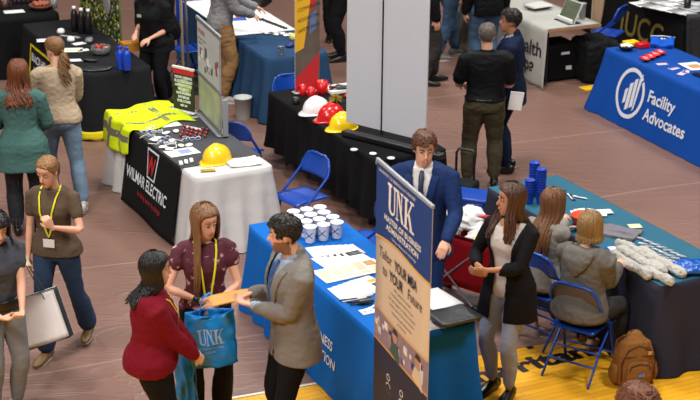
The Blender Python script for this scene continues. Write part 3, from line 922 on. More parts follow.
# Wilmar runner
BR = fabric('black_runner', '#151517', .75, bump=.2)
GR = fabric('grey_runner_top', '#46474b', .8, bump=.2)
x0, x1 = .30, 1.62   # along the table from its near corner
rn = thing('table_runner', 'black runner lettered WILMAR ELECTRIC over the white cloth', 'table runner', T_WIL.A, T_WIL.rz)
L_ = T_WIL.L; h_ = T_WIL.h
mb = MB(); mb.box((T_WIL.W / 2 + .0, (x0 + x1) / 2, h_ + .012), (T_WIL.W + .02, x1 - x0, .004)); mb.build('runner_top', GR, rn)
def rp(q, z, e=.022): 
    t = (h_ - z) / h_
    return Vector((-(.10 * t + e + .014 * t + .012 * math.sin(q * 5) * t), L_ - q, z))
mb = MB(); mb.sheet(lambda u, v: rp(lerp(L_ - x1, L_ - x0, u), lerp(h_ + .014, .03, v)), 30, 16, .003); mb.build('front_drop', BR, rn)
mb = MB().mat(WTXT)
def rpl(q, z, sl=0.0):
    f = lambda x, y, h: rp(q + x, z + y, .028 + h)
    f.curved = True; return f
qs = L_ - x1
mb.text('WILMAR ELECTRIC', .158, rpl(qs + .07, .305), bold=.0025, xs=.78)
mb.mat(mat('red_ink', '#b3202a', .6)); mb.text('building better by design', .07, rpl(qs + .38, .20), xs=.9)
mb.build('lettering', None, rn, recalc=False)
mb = MB().mat(WTXT); pl = rpl(qs + .58, .44)
def P4(mb, m, q): mb.mat(m); mb.f([mb.v(pl(x, y, .001 + .0012 * k_)) for x, y, k_ in q], False)
P4(mb, WTXT, [(0.0, 0, 1), (.20, 0, 1), (.245, .28, 1), (-.045, .28, 1)])
P4(mb, BR, [(0.018, .018, 3), (.182, .018, 3), (.222, .262, 3), (-.022, .262, 3)])
mb.mat(mat('red_ink', '#b3202a'))
mb.text('W', .24, lambda x, y, h: pl(.10 + x, .055 + y, .012), bold=.008, align='CENTER', xs=.78)
mb.build('logo', None, rn, recalc=False)

# navy table's white runner
mb = MB(); T = T_NAV
mb.sheet(lambda u, v: (lerp(-.02, T.W + .02, v), lerp(1.05, T.L + .01, u), T.h + .012 + .004 * noise.noise(Vector((u * 8, v * 8, 1)))), 20, 10, .004)
tag(mb.build('table_runner', PAPER, None, T.A, T.rz), 'white cloth laid across the far half of the navy table', 'table runner')

# health table: pale top, grey cloth hanging over its long front only
T = T_HEA
HG = fabric('pale_grey_cloth', '#a9a8a2', .8, bump=.3)
ft = thing('folding_table', 'pale folding table with a wooden edge under the grey Health cloth', 'table', T.A, T.rz)
mb = MB(); mb.box((T.W / 2, T.L / 2, T.h - .02), (T.W, T.L, .04), bev=.005); mb.build('tabletop', mat('wood_edge', '#a07a58', .5), ft)
for y in (.12, T.L - .2):
    for x in (.08, T.W - .08):
        mb = MB(); mb.tube([(x, y, T.h - .04), (x, y, .012)], .014, 8); mb.build('leg', STEEL, ft)
T.flare, T.fold, T.wl, T.seed, T.quiet, T.off = .015, .02, .5, 3, None, 0
hc = MB()
zs = [i / 14 for i in range(15)]
qs = [i * (T.L + .16) / 60 for i in range(61)]
def hp(q, v):
    if q <= T.L: return T.skirt(q, T.h + .006 - (T.h - .01) * v, .012)
    return Vector((0, 0, 0))
def hfn(u, v):
    q = u * (T.L - .001)
    if v < .3: return Vector((lerp(T.W - .02, -.014, v / .3), T.L - q, T.h + .006))
    t = (v - .3) / .7
    p = T.skirt(q, T.h + .006 - (T.h - .004) * t, .012); 
    p.y -= .05 * t * max(0, (u - .8) / .2); p.x += -.05 * t * max(0, (u - .8) / .2)
    return p
hc.sheet(hfn, 60, 24, .004)
hco = tag(hc.build('tablecloth', HG, None, T.A, T.rz), 'pale grey tablecloth printed with Health Plan in black, hanging over one long side', 'tablecloth')
DK = mat('black_ink', '#1a1a1c', .7)
mb = MB().mat(DK); T.off = .03; mb.text('Health', .25, T.place(1.70, .38), bold=.004, xs=1.0); mb.text('Lifespan', .25, T.place(1.56, .17), bold=.004, xs=1.0); child_local(mb.build('lettering', DK, recalc=False), hco)

# ------------------------------------------------------------------ folding chairs
CB = mat('chair_blue_enamel', '#0c3f9c', .32, var=.06, spec=.5)
def chair(label, loc, face, group=None, back=None):
    """face: direction a sitter looks, radians as for people"""
    t = thing('folding_chair', label, 'chair', loc, face, group, .95)
    w = .215; r = .0135
    pts = [(-w - .01, .20, .012), (-w, .075, .44), (-w, -.15, .66), (-w + .005, -.17, .72), (-w + .05, -.195, .80), (-w + .11, -.205, .825), (w - .11, -.205, .825), (w - .05, -.195, .80), (w - .005, -.17, .72), (w, -.15, .66), (w, .075, .44), (w + .01, .20, .012)]
    mb = MB(); mb.tube(pts, r, 10, ref=(0, 1, 0)); mb.build('frame', CB, t)
    for sg in (-1, 1):
        l = MB(); l.tube([(sg * (w - .02), .13, .43), (sg * (w - .02), -.05, .26), (sg * (w - .01), -.25, .012)], .0105, 8); l.build('leg', CB, t)
    l = MB(); l.tube([(-w, .155, .165), (w, .155, .165)], .009, 8); l.tube([(-w + .01, -.155, .14), (w - .01, -.155, .14)], .009, 8); l.tube([(-w + .01, -.08, .23), (w - .01, -.08, .23)], .009, 8); l.build('stretcher', CB, t)
    s_ = MB()
    s_.sheet(lambda u, v: ((u - .5) * .40 * (1 - .06 * (1 - v)), -.19 + v * .40, .445 - .012 * math.sin(u * PI) * math.sin(v * PI) - .018 * max(0, v - .85) / .15 + .005), 12, 12, .016)
    s_.build('seat', CB, t)
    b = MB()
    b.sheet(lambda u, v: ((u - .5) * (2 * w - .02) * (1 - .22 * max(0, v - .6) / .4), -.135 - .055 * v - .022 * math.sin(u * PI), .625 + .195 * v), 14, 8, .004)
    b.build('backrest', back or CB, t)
    return t
# ------------------------------------------------------------------ things on the tables
def on(px, py, e=.008): return at(px, py, .74 + e) 
def put(mb, name, m, px, py, rz, label, cat, group=None, e=.008, kind=None):
    return tag(mb.build(name, m, None, on(px, py, e), rz), label, cat, group, kind)
G = GA
# --- UNK table: cups
CUPW = mat('cup_white', '#e9e8ea', .35, var=.02)
def cup(name, label, cat, loc, rz, m, r0, r1, h, group, ink=None):
    t = thing(name, label, cat, loc, rz, group)
    mb = MB(); mb.lathe([(r0, 0), (r0 + .001, .004), (r1, h - .006), (r1 + .003, h - .004), (r1 + .003, h), (r1 - .002, h), (r0 - .004, .01)], 20)
    mb.build('cup_wall', m, t)
    if ink:
        mb = MB().mat(ink)
        def pl(x, y, hh): 
            r = lerp(r0, r1, (y + .02) / h) + .0012 + hh; a = -PI / 2 + x / r
            return Vector((r * math.cos(a), r * math.sin(a), y + .02))
        for a, b, c, d in ((-.03, .02, .03, .075), (-.03, .075, .03, .02)):
            n_ = 8
            for i in range(n_):
                u0, u1 = i / n_, (i + 1) / n_
                mb.f([mb.v(pl(lerp(a, c, u0) - .006, lerp(b, d, u0), 0)), mb.v(pl(lerp(a, c, u0) + .006, lerp(b, d, u0), 0)), mb.v(pl(lerp(a, c, u1) + .006, lerp(b, d, u1), 0)), mb.v(pl(lerp(a, c, u1) - .006, lerp(b, d, u1), 0))], False)
        mb.build('logo', ink, t, recalc=False)
    return t
c0 = None
base = on(310, 242); U = rotv(R(116)); V = rotv(R(26))
for j in range(4):
    for i in range(3):
        p = base + V * (i * .118 + (.02 if j % 2 else 0)) + U * (j * .122); p.z = .748
        if c0 is None: c0 = cup('stadium_cup', 'white stadium cup with a navy logo in the block of cups on the blue table', 'cup', p, -R(8), CUPW, .036, .051, .135, 'white cups on the blue table', NAVYI)
        else: dup(c0, p, -R(8) + rnd.uniform(-.3, .3))
# sheets
def paper(px, py, w, l, rz, label, cat='flyer', group=None, m=PAPER, e=.008, name='flyer', curl=.0, art=None):
    mb = MB().mat(m)
    mb.sheet(lambda u, v: ((u - .5) * w, (v - .5) * l, .0012 + curl * (u - .5) ** 2), 4, 4, .0012)
    if art:
        for (a, b, c, d, am) in art:
            mb.mat(am); z = .0020
            mb.f([mb.v(((x - .5) * w, (y - .5) * l, z)) for x, y in ((a, b), (c, b), (c, d), (a, d))], False)
    return put(mb, name, None, px, py, rz, label, cat, group, e)
BEIGE = mat('beige_print', '#d8c3a4', .6); TANI = mat('tan_print', '#b5895a', .6); GREYI = mat('grey_print', '#9aa0a8', .6); BLUEI = mat('blue_print', '#2a62b4', .6)
lines = [(.12, .1 + .11 * i, .88, .14 + .11 * i, GREYI) for i in range(7)]
for k in range(6):
    paper(318 + k * 6.6, 251.5 - k * .3, .15, .21, G + .12 * (k - 3) * .3, 'small white sheet fanned in the row nearest the white cups', group='sheets in the row by the cups', e=.008 + k * .0025, art=lines[:2])
for k in range(6):
    paper(326 + k * 6.2, 261.5 - k * 1.0, .15, .22, G + .1, 'small white sheet fanned in the second row from the white cups', group='sheets in the second row', e=.008 + k * .0025)
for k in range(4):
    paper(333 + k * 11.5, 274.5 - k * 2.6, .24, .26, G + .03, 'printed flyer with tan blocks in the overlapping row on the blue table', group='tan printed flyers', e=.008 + k * .003,
          art=[(.1, .1, .45, .3, BEIGE), (.5, .1, .9, .5, BEIGE), (.1, .35, .45, .9, BEIGE), (.52, .55, .88, .9, TANI)])
for k in range(5):
    paper(347 + k * 5.6, 293 - k * 2.2, .20, .27, G + .05 * k, 'white page in the loose fan left of the banner' if k < 4 else 'white page with a gold and navy corner, topmost of the fan left of the banner', group='pages fanned left of the banner' if k < 4 else None, e=.008 + k * .003,
          art=[(.55, .1, .95, .5, NAVYI), (.6, .55, .95, .75, GOLD)] if k == 4 else None)
PEN = mat('pen_black', '#16181c', .3)
def pen(px, py, rz, label, group, m=PEN, L=.14, cat='pen', e=.008):
    mb = MB(); mb.tube([(-L / 2, 0, .006), (-L / 2 + .01, 0, .006), (L / 2 - .02, 0, .006), (L / 2, 0, .006)], [.004, .0055, .0055, .0012], 8)
    mb.tube([(-L / 2 + .005, 0, .0125), (-L / 2 + .045, 0, .0125)], .0018, 6)
    return put(mb, 'pen', m, px, py, rz, label, cat, group, e)
for k, (x, y, a) in enumerate(((349, 300, .1), (356, 302.5, .0), (362, 301, .2), (366, 303, .05), (364, 299.5, .3), (359, 304.5, .1))):
    pen(x, y, G + a - .2, 'black pen in the short row on the blue table left of the banner', 'black pens on the blue table')
mb = MB(); mb.box((0, 0, .012), (.11, .035, .024), bev=.004); put(mb, 'pen_box', PEN, 366, 302.5, G - .1, 'small black case beside the black pens on the blue table', 'case', e=.022)
for k in range(3):
    paper(367 + k * 4.5, 311.5 - k * 1.6, .10, .09, G + .3 * k, 'small white card with blue print at the left edge of the banner', group='cards by the banner', e=.008 + k * .002, art=[(.3, .3, .8, .8, BLUEI)])
paper(436, 299, .26, .34, G + .1, 'blank white page right of the banner beside the black folders')
paper(431, 321, .22, .28, G, 'white page sticking out from under the stack of black folders')
FOLD = mat('folder_black', '#2a2d2f', .35, var=.15, bump=.25, bscale=10)
for k in range(5):
    mb = MB(); mb.box((0, 0, .007), (.31, .25, .013), bev=.004)
    mb.sheet(lambda u, v: ((u - .5) * .31, (v - .5) * .25, .0148 + .004 * math.sin(u * 6) * v), 8, 6, .002)
    put(mb, 'black_folder', FOLD, 452 + rnd.uniform(-1.5, 1.5) + k * .4, 317 + rnd.uniform(-1, 1), G + R(6) + rnd.uniform(-.06, .06), 'black plastic folder in the stack at the near corner of the blue table' if k < 4 else 'black plastic folder, topmost of the stack on the blue table', 'folder', 'black folders under the top one' if k < 4 else None, e=.010 + k * .0172)

# --- roll-up banners (fabric panel, rail, pole, base)
def banner(label, A, B, z1, art, z0=.09, group=None, mcloth=None, rail=GREYP, foot=True, name='roll_up_banner'):
    """A, B: ground points of its left and right edge as the viewer sees it; art(mb, place, w, h) prints its face"""
    A, B = Vector(A), Vector(B); zb = A.z; w = (B - A).to_2d().length; ang = math.atan2(B.y - A.y, B.x - A.x)
    t = thing(name, label, 'banner', A, ang, group)      # local x along the face, -y is the front
    mb = MB(); mb.sheet(lambda u, v: (u * w, 0, lerp(z0, z1, v)), 6, 12, .002); mb.build('panel', mcloth or PAPER, t)
    mb = MB(); mb.box((w / 2, 0, z1 + .006), (w + .01, .022, .024), bev=.004); mb.build('top_rail', rail, t)
    if foot:
        mb = MB(); mb.box((w / 2, .01, z0 / 2), (w + .03, .11, z0), bev=.012); mb.build('base', rail, t)
        mb = MB(); mb.tube([(w / 2, .03, z0), (w / 2, .02, z1)], .009, 8); mb.build('pole', rail, t)
    def pl(x, y, hh): return Vector((x, -.003 - hh, z0 + y))
    if art: art(t, pl, w, z1 - z0)
    return t
def quad(mb, m, pts, pl, e=.001): mb.mat(m); mb.f([mb.v(pl(x, y, e)) for x, y in pts], False)
def curve_fill(mb, m, fn_lo, fn_hi, w, pl, e=.001, n=24, x0=0.0):
    mb.mat(m); A = []; B = []
    for i in range(n + 1):
        x = lerp(x0, w, i / n); A.append(mb.v(pl(x, fn_lo(x), e))); B.append(mb.v(pl(x, fn_hi(x), e)))
    for i in range(n): mb.f([A[i], A[i + 1], B[i + 1], B[i]], False)
BNAVY = mat('banner_navy', '#143a78', .55, var=.04); BBEI = mat('banner_beige', '#cdb49a', .6, var=.04); BDK = mat('banner_deep_navy', '#141d3c', .55)
CREAM = mat('cream_ink', '#e3d8cc', .6)
def unk_letters(mb, pl, x, y, s, m, dark=None):
    """interlocked slab-serif U N K; s = height"""
    def bar(a, b, c, d, e=.002): quad(mb, m, [(x + a * s, y + b * s), (x + c * s, y + b * s), (x + c * s, y + d * s), (x + a * s, y + d * s)], pl, e)
    def dia(a, b, c, d, wd, e=.002): quad(mb, m, [(x + a * s, y + b * s), (x + (a + wd) * s, y + b * s), (x + (c + wd) * s, y + d * s), (x + c * s, y + d * s)], pl, e)
    bar(.0, .90, .30, 1.0); bar(.08, .18, .22, .92); bar(.40, .90, .62, 1.0); bar(.45, .18, .52, .92)
    for i in range(8):
        a0, a1 = PI + PI * i / 8, PI + PI * (i + 1) / 8
        quad(mb, m, [(x + (.30 + .22 * math.cos(a0)) * s, y + (.2 + .2 * math.sin(a0)) * s), (x + (.30 + .22 * math.cos(a1)) * s, y + (.2 + .2 * math.sin(a1)) * s),
                     (x + (.335 + .115 * math.cos(a1)) * s, y + (.21 + .12 * math.sin(a1)) * s), (x + (.335 + .115 * math.cos(a0)) * s, y + (.21 + .12 * math.sin(a0)) * s)], pl, .002)
    bar(.58, .0, .76, .07); bar(.64, .05, .69, .95); dia(.64, .98, .98, .02, .13, .003); bar(.60, .93, .78, 1.0); bar(.93, .05, .98, .95); bar(.86, .93, 1.06, 1.0)
    bar(1.12, .0, 1.40, .08); bar(1.18, .05, 1.32, .95); bar(1.10, .92, 1.40, 1.0)
    dia(1.30, .42, 1.60, .95, .08); dia(1.56, .04, 1.36, .55, .14); bar(1.50, .0, 1.80, .08); bar(1.50, .92, 1.76, 1.0)
def unk_art(t, pl0, w, h):
    k_ = .82; pl = lambda x, y, e: pl0(x, h - (h - y) * k_, e)
    mb = MB(); quad(mb, BDK, [(0, 0), (w, 0), (w, h * .19), (0, h * .19)], pl0, .0006); mb.build('banner_print', None, t, recalc=False)
    mb = MB(); cy = lambda x: h - .62 + .05 * (x / w) + .03 * math.sin(x / w * 5.0)
    curve_fill(mb, BNAVY, cy, lambda x: h, w, pl); 
    curve_fill(mb, GOLD, lambda x: cy(x) - .02, cy, w, pl, .0012)
    lo = lambda x: h - 1.53 - .01 * x / w
    curve_fill(mb, BDK, lambda x: 0, lo, w, pl); curve_fill(mb, GOLD, lo, lambda x: lo(x) + .014, w, pl, .0012)
    top = lambda x: lo(x) + .29 - .02 * math.sin(x / w * 3)
    curve_fill(mb, mat('photo_mauve', '#8a7480', .5, var=.4, vscale=9), lambda x: lo(x) + .014, top, w, pl, .0013); curve_fill(mb, GOLD, top, lambda x: top(x) + .014, w, pl, .0014)
    mb.build('banner_print', None, t, recalc=False)
    mb = MB(); r = random.Random(5)
    for i in range(26):
        x, yy = r.uniform(.02, w - .09), r.uniform(.04, .19); s = r.uniform(.03, .07)
        quad(mb, [CREAM, BNAVY, TANI, mat('photo_white', '#c9ccd6', .5)][i % 4], [(x, lo(x) + yy), (x + s, lo(x) + yy - .01), (x + s, lo(x) + yy + s), (x, lo(x) + yy + s)], pl, .002 + i * .00004)
    for i, (x, m1, m2) in enumerate(((.40 * w, mat('photo_skin', '#b98468', .5), mat('photo_teal', '#39514f', .5)), (.82 * w, mat('photo_skin', '#b98468'), BBEI))):
        y0 = lo(x) + .015
        quad(mb, m2, [(x - .08, y0 + .02), (x + .10, y0 - .03), (x + .07, y0 + .13), (x - .04, y0 + .13)], pl, .0035)
        mb.mat(m1); mb.f([mb.v(pl(x + .01 + .042 * math.cos(a), y0 + .185 + .058 * math.sin(a), .004)) for a in [2 * PI * q / 16 for q in range(16)]], False)
        mb.mat(PEN); mb.f([mb.v(pl(x + .012 + .045 * math.cos(a), y0 + .205 + .05 * math.sin(a), .0042)) for a in [PI * q / 10 for q in range(11)]], False)
    mb.build('banner_picture', None, t, recalc=False)
    mb = MB().mat(CREAM)
    def off(x0, y0, k=0.0): return lambda x, y, hh: pl(x0 + x, y0 + y, .003)
    mb.text('UNIVERSITY OF NEBRASKA AT KEARNEY', .036, off(.05 * w, h - .065), xs=.95)
    unk_letters(mb, pl, .22 * w, h - .345, .25, CREAM)
    mb.text('MASTER OF BUSINESS', .066, off(w / 2, h - .425), align='CENTER', bold=.0015, xs=.98); mb.text('ADMINISTRATION', .066, off(w / 2, h - .495), align='CENTER', bold=.0015)
    mb.text('College of Business & Technology', .030, off(w / 2 + .03, h - .545), align='CENTER', xs=1.0)
    mb.mat(BDK)
    mb.text('Tailor', .125, off(.08 * w, h - .77), xs=.72); mb.text('YOUR MBA', .125, off(.37 * w, h - .775), xs=.60, bold=.002)
    mb.text('to', .125, off(.15 * w, h - .90), xs=.7); mb.text('YOUR', .125, off(.28 * w, h - .90), xs=.68, bold=.002); mb.text('Future', .125, off(.62 * w, h - .90), xs=.72)
    for i, (tx, yy) in enumerate((('100% online & on campus', .37), ('A flexible program tailored to you', .42), ('Earn your degree in as little as one year', .47), ('Small classes and personal attention', .52), ('Scholarships and assistantships', .575), ('unk.edu/mba', .625))):
        mb.text(tx, .030, off(w / 2 + .02, h - .605 - yy + .02), align='CENTER', xs=.95)
    mb.mat(CREAM)
    for i in range(3):
        cx = w * (.30 + .25 * i); y0 = .16 - .01 * i
        mb.text('______', .02, off(cx, y0), align='CENTER')
        arc(mb, cx, y0 + .13, .022, .030, 0, 2 * PI, lambda x, y, hh: pl(x, y, .003), 20); arc(mb, cx, y0 + .04, .034, .042, .2, PI - .2, lambda x, y, hh: pl(x, y, .003), 16)
    mb.build('lettering', None, t, recalc=False)
tl, tr = at(377.5, 160, 2.13), at(433, 208, 2.13)
banner('tall navy and beige roll-up banner for the UNK MBA in front of the blue table', (tl.x, tl.y, 0), (tr.x, tr.y, 0), 2.13, unk_art, mcloth=BBEI)

# --- tall white panel on the black table
tp = thing('display_board', 'tall pale grey display panel with a dark centre strip on the black table', 'display panel', on(344, 137), 0)
A, B = on(344, 135), on(443, 160); d = B - A; tp.location = A; tp.rotation_euler = (0, 0, math.atan2(d.y, d.x)); W_ = d.to_2d().length
PG = mat('panel_grey_white', '#c2c4c9', .6, var=.03)
w0 = .03; w1 = W_ * .83
mb = MB(); mb.box((w0 + (w1 - w0) * .225, 0, .07 + 1.25), ((w1 - w0) * .45, .02, 2.36), bev=.004); mb.build('panel', PG, tp)
mb = MB(); mb.box((w0 + (w1 - w0) * .73, 0, .07 + 1.25), ((w1 - w0) * .54, .02, 2.36), bev=.004); mb.build('panel', PG, tp)
mb = MB(); mb.box((w0 + (w1 - w0) * .455, -.003, 1.30), (.012, .03, 2.4)); mb.build('centre_strip', BLACKP, tp)
mb = MB(); mb.box((W_ / 2, 0, .03), (W_, .10, .055), bev=.012); mb.build('base', BLACKP, tp)

# --- hard hats
def hat(px, py, rz, m, label, s=1.0):
    t = thing('hard_hat', label, 'hard hat', on(px, py, .006), rz, None, s)
    mb = MB()
    prof = [(.142, 0), (.140, .02), (.132, .055), (.112, .095), (.078, .125), (.035, .142), (.0, .146)]
    rs = []
    for r, z in prof[:-1]:
        rs.append([mb.v((r * .86 * math.cos(2 * PI * k / 32), r * (1.04) * math.sin(2 * PI * k / 32), z + .015)) for k in range(32)])
    for i in range(len(rs) - 1): mb.bridge(rs[i], rs[i + 1])
    mb.f(rs[-1])
    for sx in (-.028, 0, .028):
        mb.tube([(sx, .125 * math.cos(a) * (1 if sx == 0 else .93), .018 + .138 * math.sin(a)) for a in [PI * i / 12 * .8 + .3 for i in range(13)]], [(.010, .008)] * 13, 8)
    mb.build('shell', m, t)
    mb = MB()
    a_ = []; b_ = []
    for k in range(40):
        an = 2 * PI * k / 40; f = max(0, -math.sin(an)) ** 2
        a_.append(mb.v((.120 * math.cos(an), .146 * math.sin(an), .018))); b_.append(mb.v(((.134) * math.cos(an), (.160 + .05 * f) * math.sin(an), .006 - .002 * f)))
    c_ = [mb.v(v.co + Vector((0, 0, -.005))) for v in b_]
    d_ = [mb.v(v.co + Vector((0, 0, -.006))) for v in a_]
    mb.bridge(a_, b_); mb.bridge(b_, c_); mb.bridge(c_, d_); mb.bridge(d_, a_)
    mb.build('brim', m, t)
    return t
hat(316, 112, R(-50), mat('hat_white', '#e8e6e2', .25, coat=.5, var=.02), 'white hard hat, farthest of the three on the black table')
hat(331, 119, R(-50), mat('hat_red', '#c8161a', .25, coat=.5, var=.03), 'glossy red hard hat between the white and yellow ones')
hat(343, 128, R(-50), mat('hat_yellow', '#f4cc14', .25, coat=.5, var=.03), 'yellow hard hat at the foot of the tall white panel')
hh = hat(217, 161, R(-40), mat('hat_yellow_b', '#f0c61a', .3, coat=.4, var=.03), 'yellow hard hat with stickers at the corner of the white clothed table')
for k, (an, z, m) in enumerate(((-2.3, .085, REDP), (-1.4, .08, WHITE), (-.9, .07, BLUEI), (-2.8, .06, WHITE))):
    mb = MB(); r = .112
    mb.M = Matrix.Translation((r * .88 * math.cos(an), r * 1.08 * math.sin(an), z)) @ Matrix.Rotation(an, 4, 'Z') @ Matrix.Rotation(R(40), 4, 'Y')
    mb.lathe([(.016, -.002), (.016, .006), (.001, .0065)], 14); mb.build('sticker', m, hh)

# --- other things on the black table
def mug(px, py, label, m, r=.042, h=.10, handle=True, rz=0.0, group=None, e=.006, name='mug', cat='mug'):
    t = thing(name, label, cat, on(px, py, e), rz, group)
    mb = MB(); mb.lathe([(r * .9, 0), (r, .006), (r, h), (r - .004, h), (r - .005, .01)], 18); mb.build('cup_wall', m, t)
    if handle:
        mb = MB(); mb.tube([(r * .95, 0, h * .8), (r + .028, 0, h * .75), (r + .03, 0, h * .35), (r * .95, 0, h * .25)], .006, 8); mb.build('handle', m, t)
    return t
mug(311, 97, 'red mug at the foot of the yellow and red banner', REDP, r=.038, h=.10)
mug(322, 93, 'larger red mug between the banner and the white tray', REDP, r=.06, h=.13)
mug(303, 95, 'red mug at the left of the group behind the white hard hat', REDP, r=.035, h=.11, rz=2.5)
mug(296, 104, 'small black cup at the far end of the black table', BLACKP, r=.036, h=.07, handle=False, name='cup', cat='cup')
t = thing('serving_tray', 'white plastic tray behind the hard hats', 'tray', on(341, 90), G)
mb = MB(); mb.box((0, 0, .006), (.34, .24, .01), bev=.004)
for c, d in (((0, .118, .018), (.34, .008, .03)), ((0, -.118, .018), (.34, .008, .03)), ((.168, 0, .018), (.008, .24, .03)), ((-.168, 0, .018), (.008, .24, .03))): mb.box(c, d, bev=.002)
mb.build('tray', WHITE, t)
mb = MB(); mb.tube([(-.10, 0, .02), (-.02, .01, .03), (.10, 0, .02)], [(.03, .014), (.045, .02), (.02, .012)], 10); tag(mb.build('stapler', BLACKP, None, on(340, 89.5, .018), G - .3), 'black hand tool lying in the white tray', 'tool')
mb = MB(); mb.ellip((0, 0, .022), (.05, .035, .022)); put(mb, 'stress_ball', REDP, 348, 97.5, G, 'small red squeeze toy in front of the white tray', 'toy', e=.006)
mb = MB(); r_ = random.Random(3)
for i in range(90):
    a, b = r_.uniform(0, 6.28), r_.uniform(.1, 1.4); d = Vector((math.cos(a) * math.cos(b), math.sin(a) * math.cos(b), math.sin(b)))
    mb.tube([(0, 0, .02), Vector((0, 0, .02)) + d * .05, Vector((0, 0, .015)) + d * .085 + Vector((0, 0, -.012))], [.003, .003, .0015], 5)
put(mb, 'tinsel_pompom', mat('pompom_gold', '#a5872c', .4), 336, 102, 0, 'gold and black tinsel bow beside the red hard hat', 'bow', e=.006)
for k, (x, y) in enumerate(((354, 147), (373, 151), (391, 155.5))):
    mb = MB(); mb.lathe([(.034, 0), (.036, .008), (.030, .011), (.0, .012)], 16); put(mb, 'coaster', WHITE, x, y + 3, 0, ['round white coaster below the left end of the panel base', 'round white coaster below the middle of the panel base', 'round white coaster nearest the right end of the panel base'][k], 'coaster')

# --- yellow, photo and red banner at the far end of the black table
def yel_art(t, pl, w, h):
    mb = MB(); YB = mat('banner_yellow', '#d9a520', .6, var=.04); RB = mat('banner_red', '#b8242a', .6); PH = mat('banner_photo', '#5e5148', .6, var=.5, vscale=7)
    quad(mb, PH, [(0, 0), (w, 0), (w, h), (0, h)], pl, .001)
    quad(mb, YB, [(0, .42), (.10, .46), (w * .62, .95), (w * .72, h), (0, h)], pl, .0015)
    quad(mb, RB, [(w * .60, .82), (w, 1.02), (w, 1.14), (w * .60, .95)], pl, .002)
    quad(mb, RB, [(0, 0), (w * .9, 0), (w, .40), (0, .14)], pl, .002)
    mb.mat(mat('banner_blue_grey', '#5b6d92', .6)); quad(mb, mat('banner_blue_grey', '#5b6d92'), [(w * .6, .6), (w * .85, .66), (w * .85, .85), (w * .6, .8)], pl, .0022)
    mb.mat(PEN)
    for i in range(9): mb.text(['SAFETY FIRST', 'RESIDENTIAL', 'COMMERCIAL', 'INDUSTRIAL', 'AGRICULTURE', 'SERVICE', 'DESIGN', 'BUILD', 'CAREERS'][i], .052, lambda x, y, hh, i=i: pl(.03 + x, .62 + .11 * i + y + x * .25, .003), xs=.8)
    mb.build('banner_print', None, t, recalc=False)
A, B = on(295, 94), on(319, 88)
banner('narrow yellow banner with photo and red corner behind the red mugs', (A.x, A.y, .748), (A.x + .25, A.y + .13, .748), 1.62, yel_art, z0=.02, foot=True, name='display_banner')

# --- Wilmar table
VEST = fabric('vest_lime', '#cfe01c', .7, bump=.5); TAPE = mat('vest_tape', '#6c6d62', .4)
vt = thing('safety_vest', 'lime yellow safety vest with grey stripes over the far end of the white table', 'vest', T_WIL.A, T_WIL.rz)
def vfn(u, v):
    y = lerp(1.48, 2.22, v) + .04 * math.sin(u * 9); s_ = u * .97
    if s_ < .66: x = .62 - s_; z = .022 + T_WIL.h + .012 * (noise.noise(Vector((u * 7, v * 7, 2))) + .6)
    else:
        q = s_ - .66; x = -.055 - .10 * q - .02 * math.sin(v * 12); z = T_WIL.h + .02 - q
        if v < .4: z += .25 * (q) * (1 - v / .4)
    y += .10 * noise.noise(Vector((u * 3, v * 3, 0))) 
    return Vector((x, y, z))
def vsub(u0, u1, v0, v1, e): 
    def f(u, v):
        p = vfn(lerp(u0, u1, u), lerp(v0, v1, v)); return p + (Vector((0, 0, e)) if p.x > -.03 else Vector((-e * 1.4, 0, e)))
    return f
mb = MB(); mb.sheet(vfn, 40, 26, .006); mb.build('vest_cloth', VEST, vt)
for a in ((0, 1, .26, .33), (0, 1, .66, .73), (.22, .29, 0, 1), (.78, .86, 0, 1)):
    mb = MB(); mb.sheet(vsub(*a, .004), 30, 20, .002); mb.build('reflective_stripe', TAPE, vt)
# sunglasses and loose giveaways
def shades(px, py, rz, label, group=None):
    mb = MB()
    for sg in (-1, 1):
        mb.mat(WHITE); mb.tube([(sg * .068, .0, .02), (sg * .070, .06, .018), (sg * .066, .12, .012)], .004, 6)
        mb.tube([(sg * .035 + .03 * math.cos(a), 0, .02 + .019 * math.sin(a)) for a in [2 * PI * i / 14 for i in range(14)]], .004, 6, closed=True)
        mb.mat(mat('lens_pale', '#a9b4cc', .3) if px % 3 else BLUEI); mb.ellip((sg * .035, 0, .02), (.030, .006, .019))
    mb.mat(WHITE); mb.tube([(-.01, 0, .026), (.01, 0, .026)], .004, 6)
    for v in mb.bm.verts: v.co *= .8
    return put(mb, 'sunglasses', None, px, py, rz, label, 'sunglasses', group, e=.02)
for k, (x, y, a) in enumerate(((147, 133, .4), (154, 129.5, 1.0), (157, 133, .2), (151, 137, 2.6), (165, 139.5, .6), (160, 144, 1.2), (170, 145, .1), (176, 147, 1.8), (186, 141, .9), (195, 140, .3))):
    shades(x, y, a, 'pair of white sunglasses with blue lenses in the scatter on the grey runner', 'sunglasses on the grey runner')
CANDY = mat('candy_red', '#8f1420', .25, var=.1); CANW = mat('candy_silver', '#d0b8b8', .3)
for k in range(20):
    x = 181 + (k % 6) * 4.8 + (k // 6) * 1.2; y = 136.5 - (k % 6) * .2 - (k // 6) * 3.0 + (k % 2) * 1.5
    mb = MB().mat(CANDY); mb.ellip((0, 0, .013), (.02, .016, .013)); mb.mat(CANW); mb.ellip((0, 0, .0225), (.008, .006, .004), 8, 5)
    put(mb, 'wrapped_candy', None, x, y, rnd.uniform(0, 3), 'red wrapped sweet in the cluster on the grey runner', 'sweet', 'red sweets on the grey runner', e=.02)
paper(182, 152, .30, .20, R(30), 'white leaflet with a blue picture at the near end of the grey runner', e=.018, art=[(.4, .2, .8, .8, mat('pale_blue_print', '#8d9cc4', .6))])
paper(163, 124, .32, .22, R(24), 'white form with a brown stripe beside the lime vest', e=.018, art=[(.25, .4, .75, .55, TANI)])
